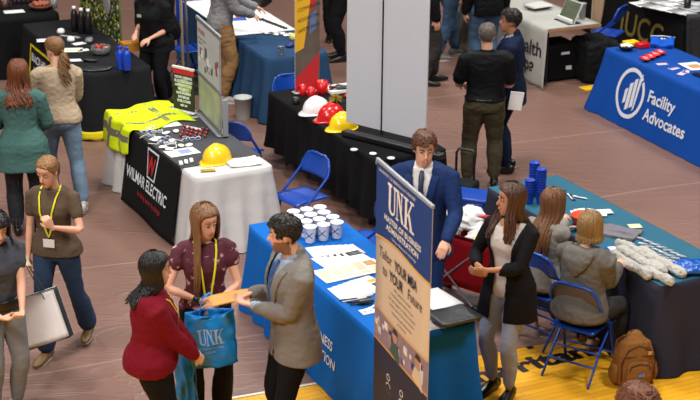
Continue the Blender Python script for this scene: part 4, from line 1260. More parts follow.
paper(172, 116, .34, .22, R(24), 'white form under the red topped sign', e=.018, art=lines[:3])
paper(194, 128, .05, .22, R(60), 'thin white card between the sweets and the photo stand', e=.018)
for k, x in enumerate((180, 185, 190)):
    mb = MB(); mb.box((0, -.012, .05), (.03, .012, .085), bev=.005)
    T_ = T_WIL; p = T_.pt(-.075, .26 - .09 * k + .35, -.12)
for k in range(3):
    mb = MB(); mb.box((0, 0, .010), (.035, .095, .018), bev=.006)
    put(mb, 'lip_balm', WHITE, 181 + k * 5.2, 163.5 - k * 1.4 + .5, R(10), 'small white tube in a row of three left of the yellow hard hat', 'tube', 'three white tubes', e=.018)
paper(243, 162, .30, .24, R(20), 'crumpled white tissue on the near end of the white table', e=.014, curl=.05, name='tissue', cat='tissue', art=[(.5, .3, .55, .6, GREYI), (.2, .5, .35, .55, GREYI)])
mb = MB(); mb.box((0, 0, .007), (.13, .05, .012), bev=.004); put(mb, 'keychain_card', mat('card_black_yellow', '#a38a1c', .5, var=.6, vscale=30), 208, 171, R(12), 'small black and yellow tag lying below the yellow hard hat', 'tag', e=.010)
# red topped sign
A, B = on(174, 109, .02), on(195, 114, .02)
def sign_art(t, pl, w, h):
    mb = MB(); quad(mb, mat('sign_green', '#1f2a1c', .6, var=.6, vscale=12), [(0, 0), (w, 0), (w, h), (0, h)], pl, .001); quad(mb, mat('sign_red', '#c3242c', .6), [(0, h * .86), (w, h * .86), (w, h), (0, h)], pl, .002)
    g_ = mat('sign_leaf', '#8fae3a', .6, var=.4)
    mb.mat(g_); mb.f([mb.v(pl(w * .55 + .09 * math.cos(a), h * .58 + .08 * math.sin(a), .0015)) for a in [2 * PI * q / 18 for q in range(18)]], False)
    mb.mat(WTXT)
    for i, tx in enumerate(('NOW HIRING', 'ELECTRICIANS', 'APPRENTICES', 'PROJECT', 'MANAGERS', 'INTERNS', 'WELCOME', 'ask us')): mb.text(tx, .036, lambda x, y, hh, i=i: pl(w * .5 + x, h * .76 - i * h * .095 + y, .003), align='CENTER', bold=.002)
    mb.build('sign_print', None, t, recalc=False)
banner('small upright sign with a red top and white writing on the white table', A, (B.x, B.y, A.z), .44, sign_art, z0=.015, name='table_sign', mcloth=BLACKP, rail=WHITE)
# photo stand (two framed pictures one over the other, seen at an angle) and its grey back leg
A, B = on(199, 112, .02), on(222, 137, .02)
def ph_art(t, pl, w, h):
    mb = MB(); F = mat('frame_silver', '#7d7f80', .4, metal=.4)
    quad(mb, mat('photo_green', '#a2a98c', .5, var=.6, vscale=5), [(.03, .03), (w - .03, .03), (w - .03, h * .40), (.03, h * .40)], pl, .001)
    quad(mb, mat('poster_pale', '#b4b6b8', .5, var=.1), [(.03, h * .44), (w - .03, h * .44), (w - .03, h - .02), (.03, h - .02)], pl, .001)
    r = random.Random(2)
    for i in range(22):
        x, y, s = r.uniform(.05, w - .12), r.uniform(h * .46, h * .68), r.uniform(.03, .08)
        quad(mb, [F, mat('photo_rust', '#8a4a44', .6), mat('photo_slate', '#4b5560', .6), WHITE][i % 4], [(x, y), (x + s, y), (x + s, y + s), (x, y + s)], pl, .0015 + i * .00004)
    mb.mat(mat('red_ink', '#b3202a'));
    mb.text('WILMAR', .07, lambda x, y, hh: pl(.06 + x, h * .86 + y, .003), xs=.9); mb.mat(DK); mb.text('your power partner', .035, lambda x, y, hh: pl(.06 + x, h * .80 + y, .003)); mb.text('since 1979', .035, lambda x, y, hh: pl(.06 + x, h * .75 + y, .003))
    mb.build('banner_print', None, t, recalc=False)
    for z in (.015, h * .42 + .02, h + .01):
        mb = MB(); mb.box((w / 2, -.004, z), (w + .02, .018, .03), bev=.003); mb.build('frame_rail', F, t)
    mb = MB(); mb.box((w + .02, .03, h * .20), (.03, .05, h * .38), bev=.004); mb.build('stand_leg', mat('stand_grey', '#8e9194', .5), t)
banner('tall silver stand holding two posters on the white table', A, (B.x, B.y, A.z), .97, ph_art, z0=.015, name='poster_stand', mcloth=mat('poster_back', '#9a9c9e', .5))

# --- Facility table
t = thing('candy_bowl', 'black bowl of white mints at the corner of the facility table', 'bowl', on(626, 50), 0)
mb = MB(); mb.lathe([(.05, 0), (.085, .03), (.10, .055), (.095, .055), (.08, .03), (.045, .01)], 20); mb.build('bowl', BLACKP, t)
for k in range(14):
    mb = MB(); mb.ellip((0, 0, 0), (.018, .014, .012)); a = k * 2.4; r = .018 * math.sqrt(k) 
    tag(mb.build('mint', WHITE, None, on(626, 50) + Vector((r * math.cos(a), r * math.sin(a), .052 + .01 * (14 - k) / 14)), k), 'white mint heaped in the black bowl', 'mint', 'mints in the black bowl')
mb = MB(); mb.box((0, 0, .03), (.17, .13, .06), bev=.01); put(mb, 'snack_box', YELP, 631, 46, G, 'yellow box behind the black mint bowl', 'box')
mb = MB(); mb.box((0, 0, .03), (.15, .11, .06), bev=.01); put(mb, 'snack_box', REDP, 642, 47.5, G, 'red box between the yellow box and the blue bag', 'box')
RD = mat('disc_red', '#d01c22', .35, var=.05); WD_ = WHITE
for k in range(12):
    mb = MB().mat(RD); mb.lathe([(.0, .012), (.045, .012), (.055, .006), (.055, 0), (.0, .0)], 18); 
    mb.mat(WHITE); mb.box((0, 0, .0128), (.05, .02, .001))
    put(mb, 'red_disc', None, 644 + (k * 5) % 19, 58 - (k % 4) * 2.2 + (k // 6), rnd.uniform(0, 3), 'red round badge with white print in the pile on the facility table', 'badge', 'red badges on the facility table', e=.008 + (k // 4) * .014)
t = thing('drawstring_bag', 'blue folded bag with a white logo at the back of the facility table', 'bag', on(662, 46), R(-12))
mb = MB(); mb.sheet(lambda u, v: ((u - .5) * .27, (v - .5) * .2, .03 + .045 * v + .01 * math.sin(u * 9) + .02 * abs(u - .5)), 12, 8, .03); mb.build('bag', fabric('bag_blue', '#0e4fb4', .5), t)
mb = MB(); mb.mat(WHITE)
for a in range(3): mb.tube([(0, -.02, .092), (.03 * math.cos(a * 2.1), -.02 + .03 * math.sin(a * 2.1), .094)], .006, 6)
mb.build('logo', None, t)
mb = MB(); mb.tube([(-.135, .1, .085), (0, .1, .095), (.135, .1, .085)], .006, 6); mb.build('drawstring', WHITE, t)
PINK = mat('card_pink', '#c9b7cc', .6)
for k, (x, y, lb) in enumerate(((662, 64, 'pale business card nearest the red badges'), (674, 68.5, 'pale card in the middle of the loose cards on the facility table'), (682, 73.5, 'pale card nearest the near edge of the facility table'), (686, 71.5, 'pale card crossing another near the printed sheet'))):
    paper(x, y, .13, .075, R(15 + 20 * k), lb, 'card', m=PINK, name='card', art=[(.1, .6, .9, .9, BLUEI)] if k % 2 else None)
paper(694, 66, .24, .3, R(20), 'printed sheet with an orange picture at the right edge of the photo', art=[(.2, .2, .8, .7, TANI)])
mb = MB(); mb.box((0, 0, .01), (.08, .16, .018), bev=.004); put(mb, 'phone', BLACKP, 699, 76, G, 'black phone at the near right of the facility table', 'phone')

# --- teal table
CUPB = mat('cup_blue', '#1240b0', .3, spec=.5, trans=.15)
cb = None
for si, (x, y, n) in enumerate(((533, 196, 9), (540, 203, 9), (529, 203, 5))):
    for k in range(n):
        p = on(x, y, .012); p.z = .752 + k * .024
        if cb is None: cb = cup('plastic_cup', 'blue plastic cup nested in the tall stacks on the teal table', 'cup', p, 0, CUPB, .032, .043, .115, 'blue cups in stacks')
        else: dup(cb, p, 0)
for k in range(12):
    pen(559 + (k * 7) % 22, 190 + ((k * 7) % 22) * .38 + (k % 3) * 1.5, R(-30 - 25 * (k % 3)), 'dark blue pen in the loose pile at the far end of the teal table', 'pens on the teal table', [mat('pen_navy', '#1c2f5e', .3), WHITE][k % 4 == 3], e=.014)
OR = mat('orange_plastic', '#d8481c', .4)
t = thing('plastic_tub', 'orange tub on the teal table, behind the seated figure in the hood', 'tub', on(585, 225, .012), G)
mb = MB(); mb.lathe([(.09, 0), (.108, .09), (.112, .092), (.104, .09), (.08, .012)], 24, sx=1.15); mb.build('tub', OR, t)
for k in range(6):
    paper(577 + k * 5.4, 213.5 - (k % 2) * 2, .10, .14, R(20 * k), 'white slip of paper behind the orange tub', group='paper slips behind the tub', e=.012 + .002 * k)
GT = fabric('shirt_grey_roll', '#aaa7a0', .9, bump=.4); GT2 = fabric('shirt_grey_fold', '#6d6a6e', .9, bump=.4)
def roll(px, py, L, r, rz, label):
    t = thing('rolled_shirt', label, 'shirt', on(px, py, .010), rz)
    mb = MB()
    mb.tube([(-L / 2, 0, r), (-L / 4, .006, r + .003), (0, -.004, r), (L / 4, .005, r + .002), (L / 2, 0, r)], [(r, r * .95), (r * 1.05, r), (r * .98, r * .95), (r * 1.06, r), (r, r * .92)], 18, cap=False)
    a = 0
    mb.tube([(-L / 2 + .004, 0, r), (L / 2 - .004, 0, r)], [r * .86, r * .86], 14)
    mb.remesh(.006, 1, wr=.016, wfreq=15, seed=px, wst=(.5, 1, 1))
    mb.build('rolled_cloth', GT, t)
    for sg in (-1, 1):
        mb = MB(); pts = [(sg * (L / 2 + .002), r * (.85 - .12 * i * .5) * math.cos(i * .8), r + r * (.85 - .06 * i) * math.sin(i * .8)) for i in range(14)]
        mb.tube(pts, .004, 6); mb.build('rolled_end', GT2, t)
    return t
for k, (x, y, a, lb) in enumerate(((630, 269, -38, 'rolled grey t-shirt nearest the front edge of the teal table'), (641, 265, -40, 'rolled grey t-shirt second from the front edge of the teal table'),
        (636, 255, -42, 'rolled grey t-shirt behind the blue card, far left of the rolls'), (660, 266, -40, 'rolled grey t-shirt farthest from the seated figures, beside the blue bag'), (657, 279, -42, 'short rolled grey t-shirt at the near end of the rolls'))):
    roll(x, y, (.46, .50, .40, .52, .30)[k], (.036, .038, .034, .036, .032)[k], R(-62 + (k % 3) * 3), lb)
paper(616, 248, .15, .10, R(12), 'blue and white card at the left end of the rolled shirts', 'card', e=.014, m=BLUEI, name='card', art=[(.1, .2, .6, .8, PAPER)])
t = thing('folded_shirt', 'grey shirt lying flat with purple print between the tub and the rolls', 'shirt', on(617, 233, .010), R(-30))
mb = MB(); mb.sheet(lambda u, v: ((u - .5) * .36, (v - .5) * .24, .02 + .014 * noise.noise(Vector((u * 6, v * 6, 1)))), 20, 14, .02); mb.build('shirt_cloth', GT2, t)
mb = MB(); PUR = mat('purple_print', '#6d5a9c', .6); mb.mat(PUR); mb.text('LOPERS', .06, lambda x, y, hh: Vector((x - .06, y - .04, .042))); mb.build('lettering', None, t, recalc=False)
paper(635, 226, .11, .09, R(10), 'pale yellow note pad behind the grey shirt', 'note pad', e=.014, m=mat('note_yellow', '#d9d3a8', .6), name='note_pad')
CLR = mat('clear_plastic', '#d4dade', .12, trans=.5, var=.05)
for k in range(28):
    x = 641 + (k % 7) * 6.6 + (k // 7) * 1.5; y = 243.5 + (k % 7) * 2.9 + (k // 7) * 5.2 - 4
    mb = MB().mat(CLR); mb.tube([(-.028, 0, .009), (.028, 0, .009)], .009, 8); mb.mat(GREYP); mb.tube([(.03, 0, .009), (.045, 0, .009)], .005, 6)
    put(mb, 'key_light', None, x, y, R(-40 + (k * 37) % 30), 'small clear plastic key light in the rows behind the rolled shirts', 'key light', 'clear key lights', e=.012)
t = thing('plastic_bag', 'shiny blue plastic bag crumpled at the near end of the teal table', 'bag', on(692, 272, .008), 0)
mb = MB(); mb.ellip((0, 0, .045), (.15, .12, .045), 30, 18)
for v in mb.bm.verts:
    n = noise.noise(v.co * 14) + .5 * noise.noise(v.co * 30); v.co *= 1 + .28 * n; v.co.z = max(.002, v.co.z)
mb.build('bag', mat('plastic_blue', '#0f4fa6', .25, var=.1, bump=.6, bscale=18), t)
mb = MB(); mb.box((-.02, -.05, .06), (.10, .07, .004), rz=.4, rx=.25); mb.build('card', BLACKP, t)

# --- second table (dark, with blue bottles)
def bottle(px, py, label, m, r=.035, h=.2, cap=None, group=None, e=.006):
    t = thing('bottle', label, 'bottle', on(px, py, e), 0, group)
    mb = MB(); mb.lathe([(r * .9, 0), (r, .008), (r, h * .66), (r * .8, h * .78), (r * .42, h * .86), (r * .42, h * .92), (0, h * .93)], 18); mb.build('bottle_body', m, t)
    mb = MB(); mb.lathe([(r * .5, h * .9), (r * .55, h * .91), (r * .52, h), (0, h * 1.005)], 14); mb.build('cap', cap or m, t)
    return t
BB = mat('bottle_blue', '#0f3fae', .2, coat=.4)
bottle(120.5, 69, 'blue bottle, left of the pair at the near end of the charcoal table', BB, .048, .26)
bottle(127, 70, 'blue bottle, right of the pair at the near end of the charcoal table', BB, .048, .26)
for k, (x, y) in enumerate(((75, 31), (82, 33), (89, 34))):
    bottle(x, y, ['black bottle with a white cap, leftmost of three on the charcoal table', 'black bottle with a white cap, middle of three on the charcoal table', 'black bottle with a white cap, rightmost of three on the charcoal table'][k], BLACKP, .042, .30, WHITE)
t = thing('candy_jar', 'clear bowl of red and brown sweets on the charcoal table', 'bowl', on(101, 54), 0)
mb = MB(); mb.lathe([(.07, 0), (.105, .03), (.11, .09), (.105, .092), (.10, .03), (.06, .008)], 22); mb.build('bowl', mat('bowl_glass', '#dcdcdc', .08, trans=.85, var=.0), t)
for k in range(36):
    a = k * 2.4; r = .014 * math.sqrt(k % 18 + .3) + .012
    mb = MB(); mb.ellip((0, 0, 0), (.024, .017, .016))
    tag(mb.build('wrapped_candy', [REDP, mat('candy_brown', '#5a1d16', .35), mat('candy_cream', '#c9a07a', .4), CANDY][k % 4], None, on(101, 54) + Vector((r * math.cos(a), r * math.sin(a), .035 + .04 * (k // 18) + .012 * (k % 2))), k), 'wrapped sweet in the clear bowl on the charcoal table', 'sweet', 'sweets in the clear bowl')
for k, (x, y) in enumerate(((61, 33), (71, 41))):
    mb = MB(); mb.lathe([(.045, 0), (.048, .02), (.035, .05), (.0, .058)], 16); put(mb, 'paper_dome', WHITE, x, y, 0, ['domed white lid at the far left of the charcoal table', 'domed white lid above the ponytail on the charcoal table'][k], 'lid')
SILV = mat('silver_cloth', '#77797c', .35, var=.3, bump=.5)
def lump(px, py, rx, ry, rz_, m, label, cat, name, rz=0.0, seed=1):
    mb = MB(); mb.ellip((0, 0, rz_ * .8), (rx, ry, rz_), 22, 12)
    for v in mb.bm.verts:
        n = noise.noise(v.co * 16 + Vector((seed, 0, 0))); v.co *= 1 + .3 * n; v.co.z = max(.002, v.co.z)
    return put(mb, name, m, px, py, rz, label, cat)
lump(89, 61, .055, .10, .025, BLACKP, 'dark sunglass case on the charcoal table, left of the blue bottles', 'case', 'glasses_case', 1.0)
lump(96, 70, .17, .09, .018, mat('dark_foil', '#2b2c30', .3, bump=.6), 'crumpled dark foil bag at the near end of the charcoal table', 'bag', 'foil_bag', .2, 3)
lump(89, 42, .05, .07, .03, SILV, 'silver crumpled pouch beside the three black bottles', 'pouch', 'pouch', .2, 5)
paper(71, 50, .26, .18, R(8), 'white leaflet with a yellow stripe on the charcoal table', art=[(.1, .3, .9, .6, mat('pale_yellow', '#e0cf70', .6))])
paper(83, 50, .13, .09, R(20), 'small white card right of the yellow striped leaflet', 'card', name='card')
paper(79, 60, .26, .10, R(10), 'long white slip near the sunglass case', 'leaflet')
paper(79, 43.5, .15, .10, R(40), 'white card between the lids and the silver pouch', 'card', name='card')
paper(48, 40, .26, .14, R(15), 'white paper at the far left edge of the charcoal table', 'leaflet')
paper(67, 36, .05, .18, R(70), 'narrow pale strip of card beside the left bottle', 'card', name='card', m=mat('card_grey', '#9a9a9c'))
paper(76, 37, .06, .12, R(50), 'narrow grey card in front of the left black bottle', 'card', name='card', m=mat('card_grey', '#9a9a9c'))
# --- first table
paper(14, 11.5, .25, .16, R(20), 'sheet of white paper on the black table at the far left', e=.01)
t = thing('serving_bowl', 'wide bowl of reddish pastries on the black table at the far left', 'bowl', on(41, 9), 0)
mb = MB(); mb.lathe([(.09, 0), (.14, .04), (.15, .06), (.14, .06), (.08, .012)], 20); mb.build('bowl', mat('bowl_amber', '#7a4a38', .3), t)
for k in range(10):
    a = k * 2.4; r = .028 * math.sqrt(k)
    mb = MB(); mb.ellip((0, 0, 0), (.036, .028, .026)); tag(mb.build('pastry', mat('pastry_rust', '#a2553c', .5, var=.4, vscale=30), None, on(41, 9) + Vector((r * math.cos(a), r * math.sin(a), .07)), k), 'small reddish pastry heaped in the wide bowl', 'pastry', 'pastries in the bowl')
mug(54, 8, 'grey glass jar at the near corner of the left black table', mat('jar_grey', '#6a6a6c', .3), .045, .10, False, name='jar', cat='jar')
mug(5, 8, 'brown cup at the far left edge of the photo', mat('mug_brown', '#4a2e2a', .3), .05, .10, name='cup', cat='cup')
for k in range(5): 
    mug(15 + k * 4.4, 4 - k * .2, 'small dark jar in the row behind the white sheet at far left', mat('jar_dark', '#2e1a20', .3), .026, .09, False, group='dark jars', name='jar', cat='jar')

# --- navy table
for k, (x, y, m, lb) in enumerate(((243, 15.5, REDP, 'red pamphlet by the hands of the man in grey'), (238, 19, BLUEI, 'blue pamphlet in front of the red pamphlet on the white runner'), (247, 10, BLUEI, 'blue pamphlet behind the red pamphlet on the white runner'))):
    paper(x, y, .2, .15, R(15), lb, 'pamphlet', m=m, name='pamphlet', e=.02)
for k in range(9):
    mb = MB(); mb.box((0, 0, .01), (.05, .035, .02), bev=.004); put(mb, 'badge_clip', BLACKP, 262 + k * 2.9, 20 + k * 1.1, R(rnd.uniform(-40, 40)), 'small black clip in the line across the white runner', 'clip', 'black clips on the white runner', e=.02)
for k in range(7):
    paper(264 + k * 4.4, 31 + (k % 2) * 1.2 + k * .5, .11, .07, R(15 + 17 * k), 'white card in the line on the navy cloth', 'card', group='white cards on the navy cloth', name='card', e=.018)
cup('drinking_glass', 'clear glass near the front corner of the navy table', 'glass', on(281, 55), 0, mat('glass_clear', '#c8d4dc', .08, trans=.8, var=.0), .028, .034, .10, None)
lump(290, 47, .05, .05, .03, mat('bag_navy', '#1c2f6a', .4), 'small dark blue pouch beside the yellow banner', 'pouch', 'pouch', 0, 4)
mug(293, 39, 'yellow and white tub beside the yellow banner', mat('tub_yellow', '#c9c27a', .4), .045, .06, False, name='tub', cat='tub')
lump(258, 7, .17, .12, .12, BLACKP, 'black rucksack on the far end of the navy table', 'bag', 'rucksack', 0, 6)

# --- health table
t = thing('tilted_display', 'tilted tablet display standing on the pale health table', 'display', on(566, 22), R(-62))
mb = MB(); mb.box((0, .06, .13), (.34, .012, .28), rx=R(-25), bev=.004); mb.build('screen_case', mat('case_silver', '#b9bcbe', .4), t)
mb = MB(); mb.box((0, .05, .132), (.31, .004, .25), rx=R(-25)); mb.build('screen', mat('screen_picture', '#5c6450', .3, var=.5, vscale=14), t)
mb = MB(); mb.box((0, .02, .006), (.32, .18, .012), bev=.003); mb.build('foot', mat('foot_dark', '#2c3040', .4), t)
mb = MB(); mb.box((0, -.02, .035), (.30, .03, .05), bev=.006); mb.build('tray', WHITE, t)
cup('tall_glass', 'tall clear plastic tumbler on the pale health table', 'tumbler', on(582, 19), 0, mat('tumbler_clear', '#ccd0d0', .1, trans=.6, var=.0), .035, .045, .20, None)
for k in range(3):
    mb = MB().mat([mat('book_green', '#5f7050', .5), mat('book_dark', '#2a2c34', .5), mat('book_white', '#c8c8c4', .5)][k]); mb.box((0, 0, .012), (.30, .22, .022), bev=.002); mb.mat(PAPER); mb.box((.004, -.003, .012), (.296, .219, .015))
    put(mb, 'book', None, 538, 6, R(20 + 6 * k), ['green book at the bottom of the stack on the health table', 'dark book in the middle of the stack on the health table', 'white book on top of the stack on the health table'][k], 'book', e=.006 + k * .024)
paper(524, 5, .3, .3, R(20), 'pale open booklet at the far side of the health table', 'booklet')
SOFT = fabric('case_black', '#121315', .7, bump=.4)
t = thing('equipment_case', 'black soft case with a white label under the health table', 'case', T_HEA.pt(.30, .22, -.74), T_HEA.rz)
mb = MB(); mb.box((.05, .2, .24), (.5, .42, .46), bev=.04); mb.build('case_body', SOFT, t)
mb = MB(); mb.box((.10, -.013, .36), (.12, .004, .03)); mb.build('luggage_tag', WHITE, t); mb = MB(); mb.box((.16, -.013, .17), (.08, .004, .05), rx=0); mb.build('luggage_tag', WHITE, t)
mb = MB(); mb.tube([(-.05, .2, .46), (-.04, .2, .51), (.12, .2, .51), (.13, .2, .46)], .012, 8); mb.build('handle', BLACKP, t)
t = thing('draped_cart', 'low cart draped in black cloth between the health and facility tables', 'cart', at(604, 85), R(22))
mb = MB(); mb.box((0, .28, .27), (.46, .50, .52), bev=.06); mb.remesh(.02, 3, wr=.03, wfreq=7, seed=4); mb.build('drape', SOFT, t)
mb = MB(); mb.box((0, 0, 0), (.22, .16, .012), bev=.002); tag(mb.build('floor_sign', YELP, None, at(590, 88, .012), G), 'yellow plate on the floor by the black drape', 'plate')

# --- top right table
for k in range(18):
    x = 641 + (k % 6) * 9.5 + (k // 6) * 6; y = 1.0 + (k % 6) * 1.9 - (k // 6) * 4.5 + 3
    paper(x, y, .21, .27, R(24 + (k * 13) % 14), 'magazine in the rows on the black table at top right', 'magazine', 'magazines at top right', m=[PAPER, mat('mag_grey', '#8b8d90', .5), mat('mag_pale', '#c4c8cc', .5)][k % 3], name='magazine', e=.008 + .001 * k, art=[(.1, .1, .9, .5, [GREYI, TANI, GREYP][k % 3])])
mug(687, 9, 'black tumbler standing on the magazine table', BLACKP, .045, .16, False, name='tumbler', cat='tumbler')
mb = MB(); mb.M = Matrix.Rotation(R(20), 4, 'Z'); mb.sheet(lambda u, v: ((u - .5) * .55, -.12 * v + .02 * math.sin(u * 14) * v, .82 * (1 - v)), 30, 10, .03)
t = tag(mb.build('draped_coat', mat('coat_black', '#17191b', .6, bump=.5), None, at(700, 77)), 'dark coat hanging at the right edge behind the facility table', 'coat')
YS = at(681, 50)
mb = MB(); mb.tube([(0, 0, .0), (0, 0, .42)], [(.03, .015), (.03, .015)], 8); tag(mb.build('strap', mat('strap_gold', '#8a6c1c', .5), None, YS), 'dim gold strap hanging at the corner of the black table at top right', 'strap')

# --- booth parts: posts, curtain, floral board, pipes
CUR = fabric('cream_curtain', '#a58d72', .8, bump=.2)
mb = MB(); mb.sheet(lambda u, v: (u * .26, .03 * math.sin(u * 9), v * 2.4), 16, 8, .02); tag(mb.build('curtain', CUR, None, at(591, 38), .2), 'cream curtain panel behind the blue chair at the health table', 'curtain')
bl = at(178, 62); br = at(203, 50)
mb = MB(); mb.sheet(lambda u, v: (u * .42, .04 * math.sin(u * 16), .02 + v * 2.4), 24, 8, .02); tag(mb.build('drape_curtain', fabric('drape_blue', '#12389a', .7, bump=.4), None, at(176, 58)+Vector((0,.3,0)), .1), 'royal blue drape hanging behind the pipe stand', 'curtain')
t = thing('pipe_stand', 'two upright poles on a flat base behind the red topped sign', 'stand', at(186, 92), 0)
mb = MB(); mb.box((0, 0, .008), (.4, .3, .015)); mb.build('base', STEEL, t)
mb = MB(); mb.tube([(-.03, 0, .01), (-.04, 0, 2.3)], .02, 10); mb.build('pole', mat('pole_tan', '#b3a188', .4), t)
mb = MB(); mb.tube([(.04, .03, .01), (-.01, .03, 2.3)], .016, 10); mb.build('pole', mat('pole_grey', '#7e8084', .35, metal=.5), t)
# floral board with three round plates
FB = mat('floral_board', '#59602c', .7, var=.8, vscale=7)
A = T_SEC.pt(.92, 3.0, -.74); t = thing('floral_board', 'green floral backdrop board hung with round pale plates behind the charcoal table', 'backdrop', A, R(-63))
mb = MB(); mb.sheet(lambda u, v: (u * 1.5, 0, .03 + v * 1.75), 20, 30, .02)
mb.build('board', FB, t)
mb = MB(); r_ = random.Random(8)
ms = [mat('leaf_green', '#66742a', .6), mat('leaf_dark', '#2b351c', .6), mat('petal_yellow', '#b59a2c', .6), mat('petal_pale', '#a9a58c', .6), mat('leaf_teal', '#2f4640', .6)]
for i in range(900):
    mb.mat(ms[r_.choice((0, 0, 1, 1, 2, 3, 4))]); x, z, s = r_.uniform(.02, 1.48), r_.uniform(.6, 1.76), r_.uniform(.02, .045)
    mb.ellip((x, -.014, z), (s, .01, s * .55), 8, 4, Matrix.Rotation(r_.uniform(0, 3), 4, 'Y'))
tag(mb.build('leaf_pattern', None, t), kind='stuff')
PLATE = mat('plate_grey', '#9c9a98', .5)
for (x, z, a) in ((.48, 1.16, .17), (1.16, 1.06, .16)):
    mb = MB(); mb.M = Matrix.Translation((x, -.035, z)) @ Matrix.Rotation(PI / 2, 4, 'X'); mb.lathe([(a, 0), (a, .012), (a * .9, .016), (0, .016)], 28, sx=.8); mb.build('round_plate', PLATE, t)
    mb = MB().mat(GREYI)
    for k in range(5): mb.box((x, -.053, z + .06 - k * .03), (.12 - abs(k - 2) * .02, .001, .006))
    mb.build('plate_print', None, t)

# --- wagon of shirts
RW = fabric('wagon_red', '#a81820', .6, bump=.3, bscale=5)
A = at(482, 262, .45); wc = at(461, 303); 
t = thing('folding_wagon', 'red fabric wagon on crossed poles between the blue table and the teal table', 'wagon', wc, R(-38))
mb = MB()
def wf(k, z):   # flared basket walls
    f = 1 + .25 * (z - .25) / .45
    c = [(-.32, -.20), (.32, -.20), (.32, .20), (-.32, .20)][k]; return (c[0] * f, c[1] * f, z)
for k in range(4):
    j = (k + 1) % 4
    mb.sheet(lambda u, v, k=k, j=j: tuple(lerp(wf(k, .25 + .45 * v)[i], wf(j, .25 + .45 * v)[i], u) for i in range(3)), 8, 6, .012)
mb.box((0, 0, .25), (.64, .40, .02)); mb.build('basket', RW, t)
mb = MB(); mb.tube([wf(k, .71) for k in range(4)], .012, 8, closed=True); mb.build('rim', fabric('wagon_trim', '#5a1216', .6), t)
for sg in (-1, 1):
    mb = MB(); mb.tube([(-.36, sg * .235, .68), (.30, sg * .20, .05)], .008, 8); mb.tube([(.36, sg * .235, .68), (-.30, sg * .20, .05)], .008, 8); mb.build('crossed_pole', GREYP, t)
for x in (-.28, .28):
    for y in (-.2, .2):
        mb = MB(); mb.M = Matrix.Translation((x, y, .06)) @ Matrix.Rotation(PI / 2, 4, 'X'); mb.lathe([(.02, -.02), (.06, -.018), (.06, .018), (.02, .02)], 18); mb.build('wheel', BLACKP, t)
WSH = fabric('shirt_white', '#c9c8c8', .85, bump=.5)
for k, (x, y, z, a) in enumerate(((-.26, .03, .69, .3), (-.08, -.12, .70, 1.1), (.08, .05, .71, 2.2), (.26, -.06, .69, .6), (-.02, .12, .75, 1.7))):
    mb = MB(); mb.ellip((0, 0, 0), (.17, .12, .055), 40, 24)
    for v in mb.bm.verts:
        n = noise.noise(v.co * 11 + Vector((k * 4, 0, 0))) + 1.3 * (.35 - abs(noise.noise(v.co * 17 + Vector((k, 2, 0))))); v.co *= 1 + .42 * n
    p = wmat(t) @ Vector((x, y, z))
    tag(mb.build('bundled_shirt', WSH, None, p, a), ['white bundled shirt at the left end of the red wagon', 'white bundled shirt at the front of the red wagon', 'white bundled shirt in the middle of the red wagon', 'white bundled shirt by the yellow card in the red wagon', 'white bundled shirt heaped highest in the red wagon'][k], 'shirt')
mb = MB(); mb.prism([(-.06, -.05), (.12, -.08), (.0, .10)], 0, .004); p = at(479, 241, .80); tag(mb.build('card', YELP, None, p, .2, rot=(R(20), R(-10), R(10))), 'bright yellow card lying on the white shirts in the wagon', 'card')
mb = MB(); mb.box((0, 0, .0), (.20, .05, .02), rz=-.3, bev=.006); tag(mb.build('shirt_label', REDP, None, at(480, 216, .78)), 'red strip along the back of the white shirts in the wagon', 'strip')
# rolling case with loop handle
t = thing('rolling_case', 'black rolling case with a loop handle behind the man in the blue suit', 'case', at(459, 226), R(-25))
mb = MB(); mb.box((0, 0, .24), (.32, .22, .44), bev=.03); mb.build('case_body', SOFT, t)
mb = MB(); mb.tube([(-.08, .08, .44), (-.08, .08, .70), (-.06, .08, .74), (.08, .08, .74), (.10, .08, .70), (.10, .08, .44)], .013, 8); mb.build('handle', BLACKP, t)

# --- backpack, bin
t = thing('backpack', 'tan canvas backpack with a blue patch on the floor against the slate tablecloth', 'backpack', at(632, 383), R(14), None, .87)
TAN = fabric('canvas_tan', '#80562c', .85, bump=.4, bscale=30); TRIM = mat('backpack_trim', '#2a1a0c', .7)
mb = MB(); mb.tube([(0, 0, .05), (0, 0, .16), (0, .0, .30), (0, .0, .40), (0, .02, .445)], [(.17, .10), (.18, .11), (.165, .10), (.13, .085), (.07, .05)], 24, ref=(1, 0, 0), e=3.2)
mb.remesh(.009, 2, wr=.008, wfreq=12, seed=3); mb.build('bag_body', TAN, t)
mb = MB(); mb.tube([(0, -.10, .06), (0, -.105, .12), (0, -.10, .20), (0, -.09, .235)], [(.115, .04), (.12, .045), (.11, .04), (.09, .03)], 20, ref=(1, 0, 0), e=3.6); mb.remesh(.008, 2, wr=.004, wfreq=14, seed=5); mb.build('front_pocket', TAN, t)
for sg in (-1, 1):
    mb = MB(); mb.tube([(sg * .175, 0, .06), (sg * .185, 0, .12), (sg * .175, 0, .19)], [(.035, .07), (.038, .075), (.03, .06)], 14); mb.build('side_pocket', TAN, t)
mb = MB()
mb.tube([(-.15, -.098, .08), (-.155, -.098, .25), (-.10, -.092, .36), (0, -.088, .395), (.10, -.092, .36), (.155, -.098, .25), (.15, -.098, .08)], .005, 6)
mb.tube([(-.095, -.145, .19), (-.085, -.137, .225), (0, -.132, .245), (.085, -.137, .225), (.095, -.145, .19)], .004, 6); mb.tube([(-.12, -.102, .30), (.12, -.102, .30)], .004, 6)
mb.build('zip', TRIM, t)
mb = MB(); mb.tube([(-.04, .03, .45), (-.04, .02, .49), (.04, .02, .49), (.04, .03, .45)], .008, 8); mb.build('handle', TRIM, t)
mb = MB(); mb.box((.012, -.152, .145), (.06, .004, .026), rz=0); mb.build('patch', mat('patch_blue', '#4f7ac0', .6), t)
